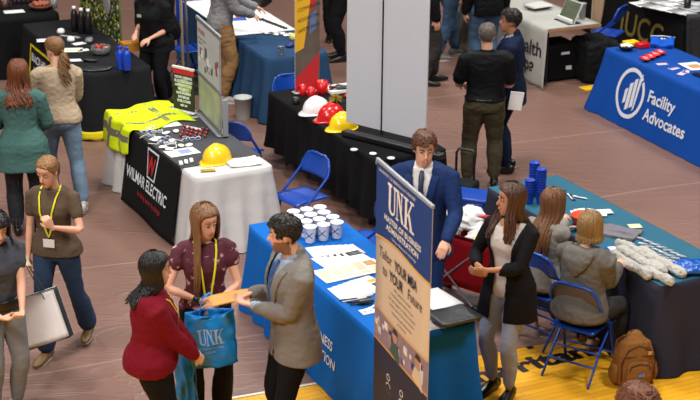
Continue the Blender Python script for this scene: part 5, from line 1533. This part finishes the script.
mb = MB(); mb.box((.10, -.102, .325), (.035, .004, .035)); mb.build('patch', mat('patch_tan', '#b88a50', .6), t)
for sg in (-1, 1):
    mb = MB(); mb.tube([(sg * .06, .07, .43), (sg * .09, .14, .36), (sg * .10, .16, .2), (sg * .13, .10, .06)], [(.028, .008)] * 4, 8); mb.build('shoulder_strap', TAN, t)
t = thing('waste_bin', 'small pale waste bin standing under the near edge of the navy table', 'bin', T_NAV.pt(-.20, .22, -.74), 0)
mb = MB(); mb.lathe([(.075, 0), (.08, .01), (.10, .25), (.106, .25), (.106, .262), (.096, .262), (.075, .02)], 22); mb.build('bin_body', mat('bin_pale', '#b4b6b4', .5), t)

# white giveaway packets between the sunglasses
for k, (x, y) in enumerate(((159, 139), (166, 134), (172, 141.5), (181, 146.5), (150, 130), (163, 148), (189, 146), (176, 132), (154, 141), (169, 150))):
    mb = MB(); mb.ellip((0, 0, .012), (.045, .03, .012), 14, 8)
    for v in mb.bm.verts: v.co *= 1 + .2 * noise.noise(v.co * 30 + Vector((k, 0, 0)))
    put(mb, 'giveaway_packet', WHITE, x, y, k * .7, 'small white crumpled packet in the scatter on the grey runner', 'packet', 'white packets on the grey runner', e=.02)
# --- chairs
chair('blue folding chair carrying the person in the grey hood', at(579, 371) , R(-34), back=mat('chair_reflection_taupe', '#54474a', .5))  # taupe backrest: reflection on the blue enamel put into its colour, no pad
chair('empty blue folding chair between the white and black tables', at(302, 238), R(128))
chair('blue folding chair tucked behind the silver poster stand', at(239, 192), R(-20))
chair('blue folding chair pushed in behind the black hard hat table', at(296, 149), R(-154))
chair('blue folding chair mostly hidden behind the banner and suited man', at(372, 285), R(70))
chair('blue folding chair at the far corner of the health table', at(605, 64), R(60))
mb = MB(); mb.box((0, 0, .20), (.28, .26, .40), bev=.02); mb.box((0, 0, .42), (.32, .30, .04), bev=.012)
tag(mb.build('storage_box', CB, None, at(472, 238), R(-20)), 'blue lidded storage box beside the black rolling case', 'box')
chair('blue folding chair in front of the blue drape', at(190, 82), R(-60))
# ------------------------------------------------------------------ the people
def stand(hx, hy, h): p = at(hx, hy, h); return Vector((p.x, p.y, 0))
YLAN = mat('lanyard_yellow', '#d8d21c', .6); BADGE = mat('badge_white', '#d8d6d2', .5)
JEAN = fabric('denim_dark', '#1c3350', .85, bump=.4, bscale=12, vscale=None) if False else mat('denim_dark', '#1b3350', .85, var=.35, vscale=7, bump=.3, bscale=14)
JEANL = mat('denim_light', '#6a8298', .85, var=.25, vscale=7, bump=.3, bscale=14)
BLK_T = fabric('black_wool', '#101013', .8, bump=.2)
SHOEB = mat('shoe_black', '#121110', .35); SOLE = mat('sole_white', '#c8c4bc', .6)

# man in the grey blazer (head 290,209)
f = Fig('man in a grey blazer and blue tie holding a tan folder, facing left', stand(293, 213, 1.80), R(112), 1.80, lean=.04, look=R(-22), nod=R(8),
        hands={'l': (.02, .27, 1.15), 'r': (.12, .23, 1.19)}, elbows={'l': (-.5, -.5, -.8), 'r': (.6, -.8, -.7)},
        palms={'l': ((.6, .75, .1), (.2, -.1, 1)), 'r': ((-.1, .95, -.1), (-.3, 0, -1))}, vox=.0075, curl=.55)
H_ = hairmat('hair_dark', '#1c1612')
f.body(beard=hairmat('beard_dark', '#8a6048'), brows=H_)
f.shirt(wr=.002, m=fabric('shirt_pale_blue', '#8d97ab', .8), hem=-.04, sleeve=.98, off=.006, collar=True); f.collar(MATS['shirt_pale_blue']); f.tie(mat('tie_blue', '#2c4f86', .5))
f.jacket(fabric('blazer_taupe', '#76706a', .85, bump=.3, bscale=14), hem=-.17, open_z=.13, openw=.095, wr=.008)
f.trousers(BLK_T, off=.010); f.short_hair(H_, thick=.012, front=.078, tuft=1.3, rs=2); f.shoes(SHOEB)
MANB = f

# woman in the maroon floral top (head 200,196)
def floral():
    m = bpy.data.materials.new('floral_maroon'); m.use_nodes = True; nt = m.node_tree; n = nt.nodes; L = nt.links; b = n['Principled BSDF']
    tc = n.new('ShaderNodeTexCoord'); vo = n.new('ShaderNodeTexVoronoi'); vo.inputs['Scale'].default_value = 17; nz = n.new('ShaderNodeTexNoise'); nz.inputs['Scale'].default_value = 40
    mx0 = n.new('ShaderNodeMix'); mx0.data_type = 'RGBA'; mx0.inputs[0].default_value = .06; L.new(tc.outputs['Object'], mx0.inputs[6]); L.new(nz.outputs['Color'], mx0.inputs[7]); L.new(mx0.outputs[2], vo.inputs['Vector'])
    lt = n.new('ShaderNodeMath'); lt.operation = 'LESS_THAN'; L.new(vo.outputs['Distance'], lt.inputs[0]); lt.inputs[1].default_value = .30
    g = n.new('ShaderNodeSeparateColor'); L.new(vo.outputs['Color'], g.inputs[0]); g2 = n.new('ShaderNodeMath'); g2.operation = 'GREATER_THAN'; L.new(g.outputs[0], g2.inputs[0]); g2.inputs[1].default_value = .45
    mu = n.new('ShaderNodeMath'); mu.operation = 'MULTIPLY'; L.new(lt.outputs[0], mu.inputs[0]); L.new(g2.outputs[0], mu.inputs[1])
    mx = n.new('ShaderNodeMix'); mx.data_type = 'RGBA'; L.new(mu.outputs[0], mx.inputs[0]); mx.inputs[6].default_value = lin('#4e1226'); mx.inputs[7].default_value = lin('#cf9fa0')
    L.new(mx.outputs[2], b.inputs['Base Color']); b.inputs['Roughness'].default_value = .8
    return m
FLO = floral()
f = Fig('young woman in a maroon flowered top with long hair, holding the blue bag', stand(203, 200, 1.70), R(-165), 1.70, True, lean=.0, look=R(22), nod=R(16), tilt=R(4),
        hands={'l': (-.02, .25, 1.06), 'r': (.07, .22, 1.08)}, elbows={'l': (-1, -.25, -.4), 'r': (1, -.25, -.4)},
        palms={'l': ((.75, .35, -.3), (.2, -.7, -.4)), 'r': ((-.95, .25, -.1), (0, -1, .2))}, vox=.0075, curl=.6)
f.body(brows=hairmat('hair_ash', '#7a5638'))
f.shirt(FLO, hem=-.10, sleeve=.17, off=.014, z1=.505, cuff=.04, wr=.006); f.trousers(BLK_T, off=.012, flare=.05)
f.long_hair(hairmat('hair_ash', '#7a5638'), length=.42, n=170, fwd='r', rs=4, cover=R(66), thick=.015, front=.082)
f.lanyard(YLAN, BADGE, z=.06); f.shoes(SHOEB)
w = MB(); w.tube([f.wr['l'] + (f.el['l'] - f.wr['l']) * .08, f.wr['l'] + (f.el['l'] - f.wr['l']) * .16], .031, 14); w.build('wristwatch', WHITE, f.root)
w = MB(); w.tube([f.wr['r'] + (f.el['r'] - f.wr['r']) * .10, f.wr['r'] + (f.el['r'] - f.wr['r']) * .13], .030, 14); w.build('bracelet', BLACKP, f.root)
WOMF = f

# woman in the red sweater (head 148,245)
HB = hairmat('hair_black', '#0e0c10', .3)
f = Fig('woman in a dark red sweater with black hair, facing right with joined hands', stand(148, 252, 1.60), R(-78), 1.60, True, fat=.30, lean=.04, look=R(2), nod=R(4),
        hands={'l': (-.02, .36, .86), 'r': (.05, .36, .87)}, elbows={'l': (-1, -.6, -.1), 'r': (1, -.7, -.1)},
        palms={'l': ((.6, .6, -.4), (.5, -.6, -.2)), 'r': ((-.3, .7, -.6), (-.6, -.5, -.2))}, vox=.008, curl=.9)
f.body(brows=HB, smile=True)
f.shirt(fabric('sweater_red', '#6e0c1c', .8, bump=.35, bscale=12), hem=-.07, sleeve=.95, off=.022, wr=.009, wfreq=7)
f.trousers(BLK_T, off=.016, top=.0); f.long_hair(HB, length=.17, n=170, rs=7, cover=R(80), thick=.018, spread=.9, back=1, curl=.006, front=.078)
f.lanyard(YLAN, z=.17); f.shoes(SHOEB)
WOMR = f

# olive shirt woman (head 47,150; feet 47,378)
f = Fig('young woman in an olive t-shirt and flared jeans walking with a yellow lanyard', stand(50, 151, 1.66), R(168), 1.66, True, lean=.02, look=R(-10), nod=R(22), tilt=R(-4),
        hands={'l': (-.10, .28, 1.22), 'r': (.20, .10, .84)}, elbows={'l': (-.8, -.4, -.8), 'r': (.6, -1, 0)},
        feet={'r': (.06, .16, 0), 'l': (-.13, -.30, .03)}, palms={'l': ((.3, .3, .8), (.6, -.5, 0))}, vox=.0075, curl=1.1)
f.body(brows=hairmat('hair_honey', '#8a6238'))
f.shirt(fabric('tee_olive', '#57483a', .85, bump=.25), hem=-.04, sleeve=.26, off=.011, z1=.515, wr=.005, flare=.11); f.trousers(JEAN, off=.007, flare=.08)
f.ponytail(hairmat('hair_honey', '#6e4c2c'), length=.12, thick=.006, n=10, front=.086, curl=.0)
f.lanyard(YLAN, BADGE, z=.12); f.shoes(mat('shoe_tan', '#7a5a34', .5), SOLE)
e = MB(); 
for sg in (-1, 1): e.tube([f.HM @ Vector((sg * .074 + .012 * math.cos(a) * .3, -.004 + .012 * math.cos(a), -.055 + .014 * math.sin(a))) for a in [2 * PI * i / 10 for i in range(10)]], .0018, 5, closed=True)
e.build('earring', mat('gold_metal', '#c9a040', .3, metal=1), f.root)
WOMO = f

# person cut by the left edge
f = Fig('person in a slate t-shirt and grey jeans at the left edge reading a paper', stand(-9, 205, 1.62), R(-140), 1.62, True, fat=.10, lean=.03, nod=R(25), look=R(-10),
        hands={'l': (-.02, .34, .98), 'r': (.14, .30, .98)}, elbows={'l': (-1, -.5, -.5), 'r': (1, -.6, -.5)}, palms={'l': ((.6, .6, 0), (0, -.2, 1)), 'r': ((-.5, .7, 0), (0, -.2, 1))}, vox=.0085, curl=.5)
f.body(brows=HB); f.shirt(fabric('tee_slate', '#43464e', .85), hem=-.02, sleeve=.24, off=.016, wr=.008)
f.trousers(mat('jeans_grey', '#6f7074', .85, var=.2, vscale=7, bump=.3, bscale=14), off=.012)
f.long_hair(HB, length=.06, n=60, rs=3, thick=.014, cover=R(60)); f.belt(BLACKP, z=.06, off=.03, r=.045); f.shoes(mat('sneaker_cream', '#a79f90', .6), SOLE)
LEFT = f

# teal sweater, curly red hair
f = Fig('woman in a teal sweater with curly auburn hair seen from behind', stand(17, 60, 1.67), R(8), 1.67, True, fat=.10, lean=.04, look=R(10),
        hands={'l': (-.16, .30, 1.05), 'r': (.18, .28, 1.0)}, vox=.009)
f.body(face=False); f.shirt(fabric('sweater_teal', '#42645f', .85, bump=.3), hem=-.24, sleeve=.97, off=.024, wr=.010, flare=.10)
f.trousers(mat('trousers_pinstripe', '#15151a', .8, var=.1), off=.02, flare=.02)
f.long_hair(hairmat('hair_auburn', '#6a3a20'), length=.22, curl=.036, n=130, rs=9, cover=R(60), thick=.018, back=1, r0=.008); f.shoes(SHOEB)
st = MB()
for k in 'lr':
    a, b, c = f.hp[k], f.kn[k], f.an[k]
    for i in range(7):
        an = PI * i / 6 + PI; o = Vector((math.cos(an), math.sin(an), 0))
        st.tube([a + o * .108 + Vector((0, 0, -.08)), lerp(a, b, .5) + o * .097, b + o * .079, lerp(b, c, .5) + o * .076, c + o * .066], .0022, 4)
st.build('pinstripe', mat('pinstripe_grey', '#55565c', .7), f.root)

# cream sweater, ponytail
f = Fig('woman in a cream sweater and pale jeans with a ponytail, stepping away', stand(55, 37, 1.70), R(14), 1.70, True, fat=.08, lean=.06, look=R(38), nod=R(6),
        hands={'l': (-.14, .30, 1.05), 'r': (.12, .34, 1.0)}, feet={'l': (-.10, .12, 0), 'r': (.17, -.20, .02)}, vox=.009)
f.body(face=True, brows=hairmat('hair_honey', '#8a6238')); f.shirt(fabric('sweater_cream', '#a8957e', .85, bump=.3), hem=-.02, sleeve=.97, off=.028, wr=.012); f.trousers(JEANL, off=.013, flare=.03)
f.ponytail(hairmat('hair_brown_light', '#7a5634'), length=.32, n=38, curl=.022, z=-.02, thick=.010, wide=.05, front=.075); f.shoes(mat('sneaker_white', '#b8b2aa', .6), SOLE); f.lanyard(YLAN)

# suit man with the banner (head 424,130)
f = Fig('man in a bright navy suit and dark tie standing behind the roll-up banner', stand(425, 129, 1.80), R(170), 1.82, lean=.05, look=R(16), nod=R(14),
        hands={'l': (-.22, .36, 1.02), 'r': (.24, .30, 1.05)}, vox=.0075, curl=.6)
HBr = hairmat('hair_brown', '#5a3620')
f.body(brows=HBr, smile=True); f.shirt(wr=.002, m=fabric('shirt_white_dress', '#d4d0ce', .8), hem=-.04, sleeve=.99, off=.006, collar=True); f.collar(MATS['shirt_white_dress']); f.tie(mat('tie_navy', '#16203c', .5))
f.jacket(fabric('suit_navy', '#182c56', .8, bump=.2), hem=-.18, open_z=.14, openw=.075); f.trousers(MATS['suit_navy'], off=.010)
f.short_hair(HBr, thick=.012, front=.080, tuft=1.3, rs=5); f.shoes(SHOEB)
mb = MB(); mb.box(f.front(.10, .33, .045), (.05, .006, .02)); mb.build('name_badge', BADGE, f.root)

# woman in the black blazer (head 512,178; feet 500,392)
f = Fig('smiling woman in a black blazer, white top and pale grey jeans facing left', stand(513, 182, 1.68), R(142), 1.68, True, lean=-.02, look=R(-38), nod=R(4),
        hands={'l': (.04, .27, 1.12), 'r': (.13, .24, 1.13)}, elbows={'l': (-1, -.4, -.5), 'r': (.8, -.7, -.5)}, feet={'l': (-.09, .05, 0), 'r': (.10, .0, 0)},
        palms={'l': ((.6, .6, -.1), (.3, -.7, .2)), 'r': ((-.6, .5, -.1), (-.2, -.6, -.2))}, vox=.0075, skin=SKINT, curl=.9)
HD = hairmat('hair_deep_brown', '#33200f')
f.body(brows=HD, smile=True)
f.shirt(fabric('blouse_white', '#bfb4ae', .8), hem=-.08, sleeve=.2, off=.010, z1=.47, name='blouse')
f.jacket(fabric('blazer_black', '#121113', .8, bump=.2), hem=-.26, off=.024, open_z=.10, openw=.080, lower=.055, full=True, sleeve=.9)
f.trousers(mat('jeans_pale_grey', '#8b93a6', .8, var=.15, vscale=7, bump=.3, bscale=20), off=.006, upto=.92)
f.long_hair(hairmat('hair_chestnut', '#45291a'), length=.22, n=130, rs=12, cover=R(68), thick=.016, spread=1.9, curl=.014, front=.08); f.shoes(SHOEB)
n_ = MB(); n_.tube([f.B @ Vector((x, .062 + .03 * (1 - abs(x) / .06), .52 - .07 * (1 - abs(x) / .06))) for x in (-.06, -.03, 0, .03, .06)], .002, 5); n_.build('necklace', mat('gold_metal', '#c9a040'), f.root)

# polo man (head 482,20; feet 478,192)
f = Fig('grey haired man in a black polo and olive trousers seen from behind', stand(488, 23, 1.71), R(0), 1.71, fat=.08, lean=.03, look=R(-8),
        hands={'l': (-.20, .26, 1.04), 'r': (.18, .26, 1.04)}, elbows={'l': (-.5, -.8, -.5), 'r': (.5, -.8, -.5)}, feet={'l': (-.15, 0, 0), 'r': (.13, .05, 0)}, vox=.0085, skin=SKIN)
f.body(face=False); f.shirt(fabric('polo_black', '#0f1114', .6, bump=.2), hem=.03, sleeve=.36, off=.026, collar=True, wr=.010, wfreq=6, cuff=.02); f.trousers(fabric('trousers_olive', '#464030', .85), off=.022, wr=.010, top=.06); f.collar(MATS['polo_black'])
f.short_hair(hairmat('hair_grey', '#5c564e'), thick=.009, front=.07, tuft=.6); f.belt(BLACKP, z=.05, off=.03); f.shoes(SHOEB)

# navy suit man at the back (head 517,5; feet 510,172)
f = Fig('dark haired man in a navy suit and pale tie in front of the health table', stand(514, 8, 1.73), R(80), 1.73, lean=.02, look=R(4), vox=.0085, skin=SKINT,
        hands={'l': (-.10, .22, 1.0), 'r': (.24, .05, .90)}, elbows={'l': (-1, -.6, -.2)})
f.body(brows=H_); f.shirt(wr=.002, m=MATS['shirt_pale_blue'], hem=-.04, sleeve=.98, off=.006, collar=True); f.collar(MATS['shirt_pale_blue']); f.tie(mat('tie_grey_blue', '#6a7a94', .5))
f.jacket(fabric('suit_deep_navy', '#141f38', .8, bump=.2), hem=-.18, open_z=.14); f.trousers(MATS['suit_deep_navy'], off=.018)
f.short_hair(H_, thick=.012, front=.075, tuft=1.0); f.shoes(SHOEB)
BACKM = f

# seated, grey hood (head 588,205; chair)
sc = at(579, 371)
f = Fig('person with blond hair in a grey hooded sweatshirt sitting on the blue chair', sc + Vector((.0, .0, 0)), R(-38), 1.65, True, fat=.20, lean=.08, look=R(6), nod=R(6), sit=True,
        hip=(0, -.05, .575), hands={'l': (-.12, .36, .84), 'r': (.10, .36, .84)}, elbows={'l': (-.1, -.6, -1), 'r': (.1, -.6, -1)}, feet={'l': (-.13, .42, 0), 'r': (.14, .40, 0)}, knees={'l': (-.1, .6, 1), 'r': (.1, .6, 1)}, vox=.0085)
f.body(face=False); f.shirt(fabric('hoodie_grey', '#63605b', .9, bump=.3), hem=-.06, sleeve=.97, off=.028, hood=True, wr=.011, wfreq=8)
f.trousers(mat('trousers_dark', '#2a2826', .8), off=.014)
f.long_hair(hairmat('hair_blond_dark', '#8a6a40'), length=.05, n=150, rs=21, cover=R(60), thick=.016, back=1, spread=.6, r0=.008); f.shoes(mat('shoe_tan_b', '#9a7a64', .6))

# seated, long straight hair (head 551,187)
p = at(551, 187, 1.28)
f = Fig('person with long straight brown hair seated at the teal table reaching out', (p.x, p.y, 0), R(-45), 1.62, True, lean=.14, look=R(-10), nod=R(8), sit=True,
        hip=(0, -.08, .56), hands={'l': (-.15, .45, .85), 'r': tuple((Matrix.LocRotScale(Vector((p.x, p.y, 0)), Matrix.Rotation(R(-45), 3, 'Z'), Vector((1.62 / 1.75,) * 3))).inverted() @ at(568, 206, .84))}, feet={'l': (-.13, .42, 0), 'r': (.14, .40, 0)}, knees={'l': (-.1, .6, 1), 'r': (.1, .6, 1)}, vox=.0085)
f.body(face=False); f.shirt(fabric('shirt_heather', '#8a857e', .9, bump=.3), hem=-.06, sleeve=.75, off=.018, wr=.010)
f.trousers(JEAN, off=.012); f.long_hair(hairmat('hair_straight_brown', '#6b4526'), length=.34, n=110, rs=23, cover=R(52), thick=.016, back=1); f.shoes(SHOEB)
chair('blue folding chair under the person with long straight brown hair', (p.x, p.y, 0), R(-45))

# black clothed pair behind the charcoal table
f = Fig('person in black leaning at the charcoal table with hands on an orange box', stand(137, -24, 1.66) + Vector((.16, .16, 0)), R(150), 1.66, True, fat=.12, lean=.10, vox=.010,
        hands={'l': (-.08, .22, 1.02), 'r': (.12, .22, 1.06)})
f.body(face=False); f.shirt(fabric('tee_black', '#141417', .85), hem=-.10, sleeve=.5, off=.022, wr=.012); f.trousers(BLK_T); f.long_hair(HD, length=.1, n=30); f.shoes(SHOEB)
lg = MB(); lg.box(f.front(.07, .36, .04), (.06, .006, .035)); lg.build('shirt_logo', mat('logo_pale', '#a8a890', .6), f.root)
f = Fig('person in a black t-shirt and black trousers with bare forearms beside the blue drape', stand(163, -38, 1.66), R(105), 1.66, True, fat=.16, lean=.05, vox=.010,
        hands={'l': (-.24, .10, .82), 'r': (.22, .15, .90)}, skin=SKINT)
f.body(face=False); f.shirt(MATS['tee_black'], hem=-.10, sleeve=.30, off=.022, wr=.012); f.trousers(BLK_T, off=.02, flare=.03); f.long_hair(HD, length=.1, n=30); f.shoes(mat('shoe_grey', '#5a5450', .6))
mb = MB(); mb.box((0, 0, .05), (.22, .14, .10), bev=.006); put(mb, 'carton', mat('carton_orange', '#b0741c', .6), 131, 50, G, 'orange box at the edge of the charcoal table by the person in black', 'box')

# grey sweatshirt and khakis (feet 230,103)
g0 = at(229, 101) + Vector((-.08, 0, 0))
f = Fig('man in a grey pullover and tan trousers reaching over the navy table', (g0.x, g0.y, 0), R(-75), 1.80, lean=.10, vox=.009, hands={'l': (-.10, .42, 1.06), 'r': (.10, .34, 1.02)}, elbows={'l': (-.6, -.8, -.6), 'r': (.6, -.8, -.6)})
f.body(face=False); f.shirt(fabric('pullover_grey', '#7c7b7c', .85), hem=-.06, sleeve=.95, off=.028, wr=.014); f.trousers(fabric('khaki', '#8a6844', .85), off=.022, wr=.012); f.short_hair(HBr); f.shoes(mat('sneaker_offwhite', '#a09a92', .6), SOLE)

# far background figures
def extra(label, px, py, face, h, top, legs, shoe=SHOEB, fem=False, **k):
    g = at(px, py)
    f = Fig(label, (g.x, g.y, 0), face, h, fem, vox=.011, **k)
    f.body(face=False); f.shirt(top, hem=-.12, sleeve=.97, off=.03, wr=.014); f.trousers(legs, off=.022, wr=.010); f.short_hair(HBr); f.shoes(shoe, SOLE if shoe != SHOEB else None)
    return f
extra('person in a long black coat beside the tall white panel at the back', 341, 60, R(100), 1.75, fabric('coat_black_b', '#0d0d10', .8), BLK_T, hands={'l': (-.10, .26, 1.0)}, fat=.1)
extra('slim person in black behind the yellow banner', 322, 40, R(170), 1.7, MATS['coat_black_b'], BLK_T)
extra('person in dark grey trousers half hidden by the tall white panel', 426, 84, R(-80), 1.8, MATS['coat_black_b'], fabric('trousers_charcoal', '#33312f', .8), feet={'l': (-.1, .1, 0), 'r': (.1, -.05, 0)})
extra('person in blue jeans and sneakers walking at the back', 447, 58, R(-60), 1.75, MATS['suit_deep_navy'], mat('denim_mid', '#33506c', .85, var=.3, vscale=7), mat('sneaker_grey', '#77757a', .6), feet={'l': (-.08, .16, 0), 'r': (.08, -.2, 0)})
extra('person in a black top and jeans behind the grey haired man', 484, 78, R(20), 1.75, MATS['coat_black_b'], MATS['denim_mid'], mat('sneaker_grey', '#77757a'))
g = at(455, 46); 
mb = MB(); mb.M = Matrix.Rotation(R(-10), 4, 'Z'); mb.sheet(lambda u, v: (.5 * u, .05 * math.sin(u * 14) * (1 - v) - .1 * (1 - v), .02 + v * .72), 30, 8, .02)
tag(mb.build('table_drape', fabric('drape_taupe', '#7a7164', .8), None, at(463, 55) + Vector((-.05, .1, 0))), 'taupe cloth hanging between the jeans and the black topped person', 'drape')

# head at the bottom edge
p = stand(641, 388, 1.74)
f = Fig('person cut off by the bottom edge with reddish brown hair', p, R(40), 1.74, vox=.010)
f.body(face=False); f.shirt(MATS['tee_black'], hem=-.1); f.trousers(JEAN); f.short_hair(hairmat('hair_red_brown', '#6b3a20'), thick=.026, tuft=2.0, front=.05); f.shoes(SHOEB)

# ------------------------------------------------------------------ things they hold
def wp(f, p): return f.T @ Vector(p)
KR = mat('kraft', '#c8924a', .65)
hm = (wp(MANB, MANB.wr['l']) + wp(MANB, MANB.wr['r'])) / 2
mb = MB(); mb.sheet(lambda u, v: ((u - .5) * .31, (v - .5) * .20, .006 * math.sin(u * 3)), 8, 6, .006)
tag(mb.build('paper_folder', KR, None, at(232, 297, 1.17), rot=(R(-4), R(-6), R(14))), 'tan paper folder in the hands of the man in the grey blazer', 'folder')
# blue carrier bags
BAG = mat('bag_cyan_blue', '#0f86d6', .38, var=.08, bump=.35, bscale=9)
def bag(label, loc, rz, w, h, d, letters=True, mouth=True, handle=.13):
    t = thing('carrier_bag', label, 'bag', loc, rz)
    mb = MB()
    def side(sg):
        def fn(u, v):
            x = (u - .5) * w * (1 - .12 * v); th_ = d * .5 * math.sin(u * PI) ** .6 * (.35 + .65 * (1 - v)) + .004
            return (x + .01 * noise.noise(Vector((u * 5, v * 5, 7))), sg * (th_ + .02 * noise.noise(Vector((u * 4, v * 6, sg)))), v * h - (.03 * math.sin(u * PI) if v > .9 and sg < 0 else 0))
        return fn
    mb.sheet(side(-1), 18, 20, .003); mb.sheet(side(1), 18, 20, .003)
    mb.sheet(lambda u, v: ((u - .5) * w, (v - .5) * d * math.sin(u * PI) ** .6, .002), 18, 4, .003)
    mb.build('bag_body', BAG, t)
    if handle:
        for sg in (-1, 1):
            mb = MB(); mb.tube([(-.07, sg * .01, h - .03), (-.05, sg * .01, h + handle * .7), (0, 0, h + handle), (.05, sg * .01, h + handle * .7), (.07, sg * .01, h - .03)], [(.014, .002)] * 5, 6, ref=(0, 1, 0)); mb.build('handle', BAG, t)
    if letters:
        mb = MB(); 
        def pl(x, y, hh):
            u = (x + w / 2) / w; p = Vector(side(-1)(min(1, max(0, u)), y / h)); p.y -= .006 + hh; return p
        SIL = mat('silver_ink', '#9fc0dc', .5); mb.mat(SIL); unk_letters(mb, pl, -.10, h * .42, .11, SIL)
        mb.text('COLLEGE OF BUSINESS', .020, lambda x, y, hh: pl(x - .11, y + h * .34, .001)); mb.text('unk.edu', .022, lambda x, y, hh: pl(x - .04, y + h * .27, .001))
        mb.build('lettering', None, t, recalc=False)
    return t
b0 = at(210, 332, .86)
bag('bright blue carrier bag lettered UNK hanging from the hands of the maroon top woman', Vector((b0.x, b0.y, .62)), R(14), .38, .40, .12)
b1 = at(186, 385, .50)
bag('narrow crumpled blue carrier bag hanging from the red sweater woman\'s hand', Vector((b1.x, b1.y, .28)), R(-40), .20, .52, .09, letters=False, handle=.06)
# tote
t0 = at(48, 318, .60)
t = thing('tote_bag', 'white tote bag with black edging and handles carried by the walking woman', 'bag', Vector((t0.x, t0.y, .40)), R(-6))
t.rotation_euler = (R(-16), R(-20), R(0))
TW = mat('tote_white', '#e2dfe2', .6, var=.12, vscale=4, bump=.3, bscale=5); TB = mat('tote_black', '#17181c', .6)
w, h, d = .36, .38, .10
mb = MB(); 
mb.sheet(lambda u, v: ((u - .5) * w, -d / 2 - .012 * math.sin(u * PI) * math.sin(v * PI), v * h), 10, 10, .004); mb.sheet(lambda u, v: ((u - .5) * w, d / 2, v * h), 10, 10, .004); mb.build('tote_panel', TW, t)
for sg in (-1, 1):
    mb = MB(); mb.sheet(lambda u, v: (sg * w / 2, (u - .5) * d, v * h), 4, 8, .004); mb.build('side_gusset', TB, t)
mb = MB(); mb.box((0, 0, .004), (w, d, .008)); mb.build('base', TB, t)
mb = MB(); mb.tube([(-w / 2, -d / 2 - .004, .0), (w / 2, -d / 2 - .004, 0), (w / 2, -d / 2 - .004, h), (-w / 2, -d / 2 - .004, h)], .005, 6, closed=True); mb.build('piping', TB, t)
for sg in (-1, 1):
    mb = MB(); mb.tube([(-.09, sg * d / 2, h - .06), (-.08, sg * d / 2, h), (-.03, sg * .02, h + .22), (.03, sg * .02, h + .22), (.08, sg * d / 2, h), (.09, sg * d / 2, h - .06)], [(.013, .003)] * 6, 6, ref=(0, 1, 0)); mb.build('handle', TB, t)
lp = (wp(LEFT, LEFT.wr['l']) + wp(LEFT, LEFT.wr['r'])) / 2
mb = MB(); mb.sheet(lambda u, v: ((u - .5) * .28, (v - .5) * .2, .01 * math.sin(u * 3)), 6, 6, .004)
tag(mb.build('leaflet', mat('leaflet_cream', '#c4b08c', .6), None, at(9, 261, 1.03), rot=(R(8), R(4), R(25))), 'cream leaflet in the hands of the person at the left edge', 'leaflet')
bp = wp(BACKM, BACKM.wr['l'])
mb = MB(); mb.box((0, 0, 0), (.14, .012, .19), bev=.002); tag(mb.build('notebook', PAPER, None, at(516, 101, .85), rot=(0, R(8), R(10))), 'white notebook held low between the two men at the back', 'notebook')

# ------------------------------------------------------------------ light
def area(name, loc, target, size, power, col=(1, 1, 1)):
    l = bpy.data.lights.new(name, 'AREA'); l.energy = power; l.shape = 'RECTANGLE'; l.size = size[0]; l.size_y = size[1]; l.color = col
    o = bpy.data.objects.new(name, l); COL.objects.link(o); o.location = loc
    d = Vector(target) - Vector(loc); o.rotation_euler = d.to_track_quat('-Z', 'Y').to_euler()
for (x, y, p) in ((-5, 9, 620), (5, 9, 620), (0, 14.5, 560), (-7, 18, 420), (7, 18, 620), (0, 23, 500)):
    area('arena_lamp', (x, y, 9.5), (x * .9, y, 0), (1.6, 1.6), p, (1, .97, .93))
area('arena_lamp', (-4, 2, 9), (0, 12, 0), (4, 2), 900, (1, .97, .93))
W = bpy.data.worlds.new('world'); SC.world = W; W.use_nodes = True
bg = W.node_tree.nodes['Background']; bg.inputs[0].default_value = (.55, .57, .62, 1); bg.inputs[1].default_value = .09
SC.view_settings.view_transform = 'Standard'; SC.view_settings.look = 'None'; SC.view_settings.exposure = 0.0; SC.view_settings.gamma = 1; SC.view_settings.use_curve_mapping = False
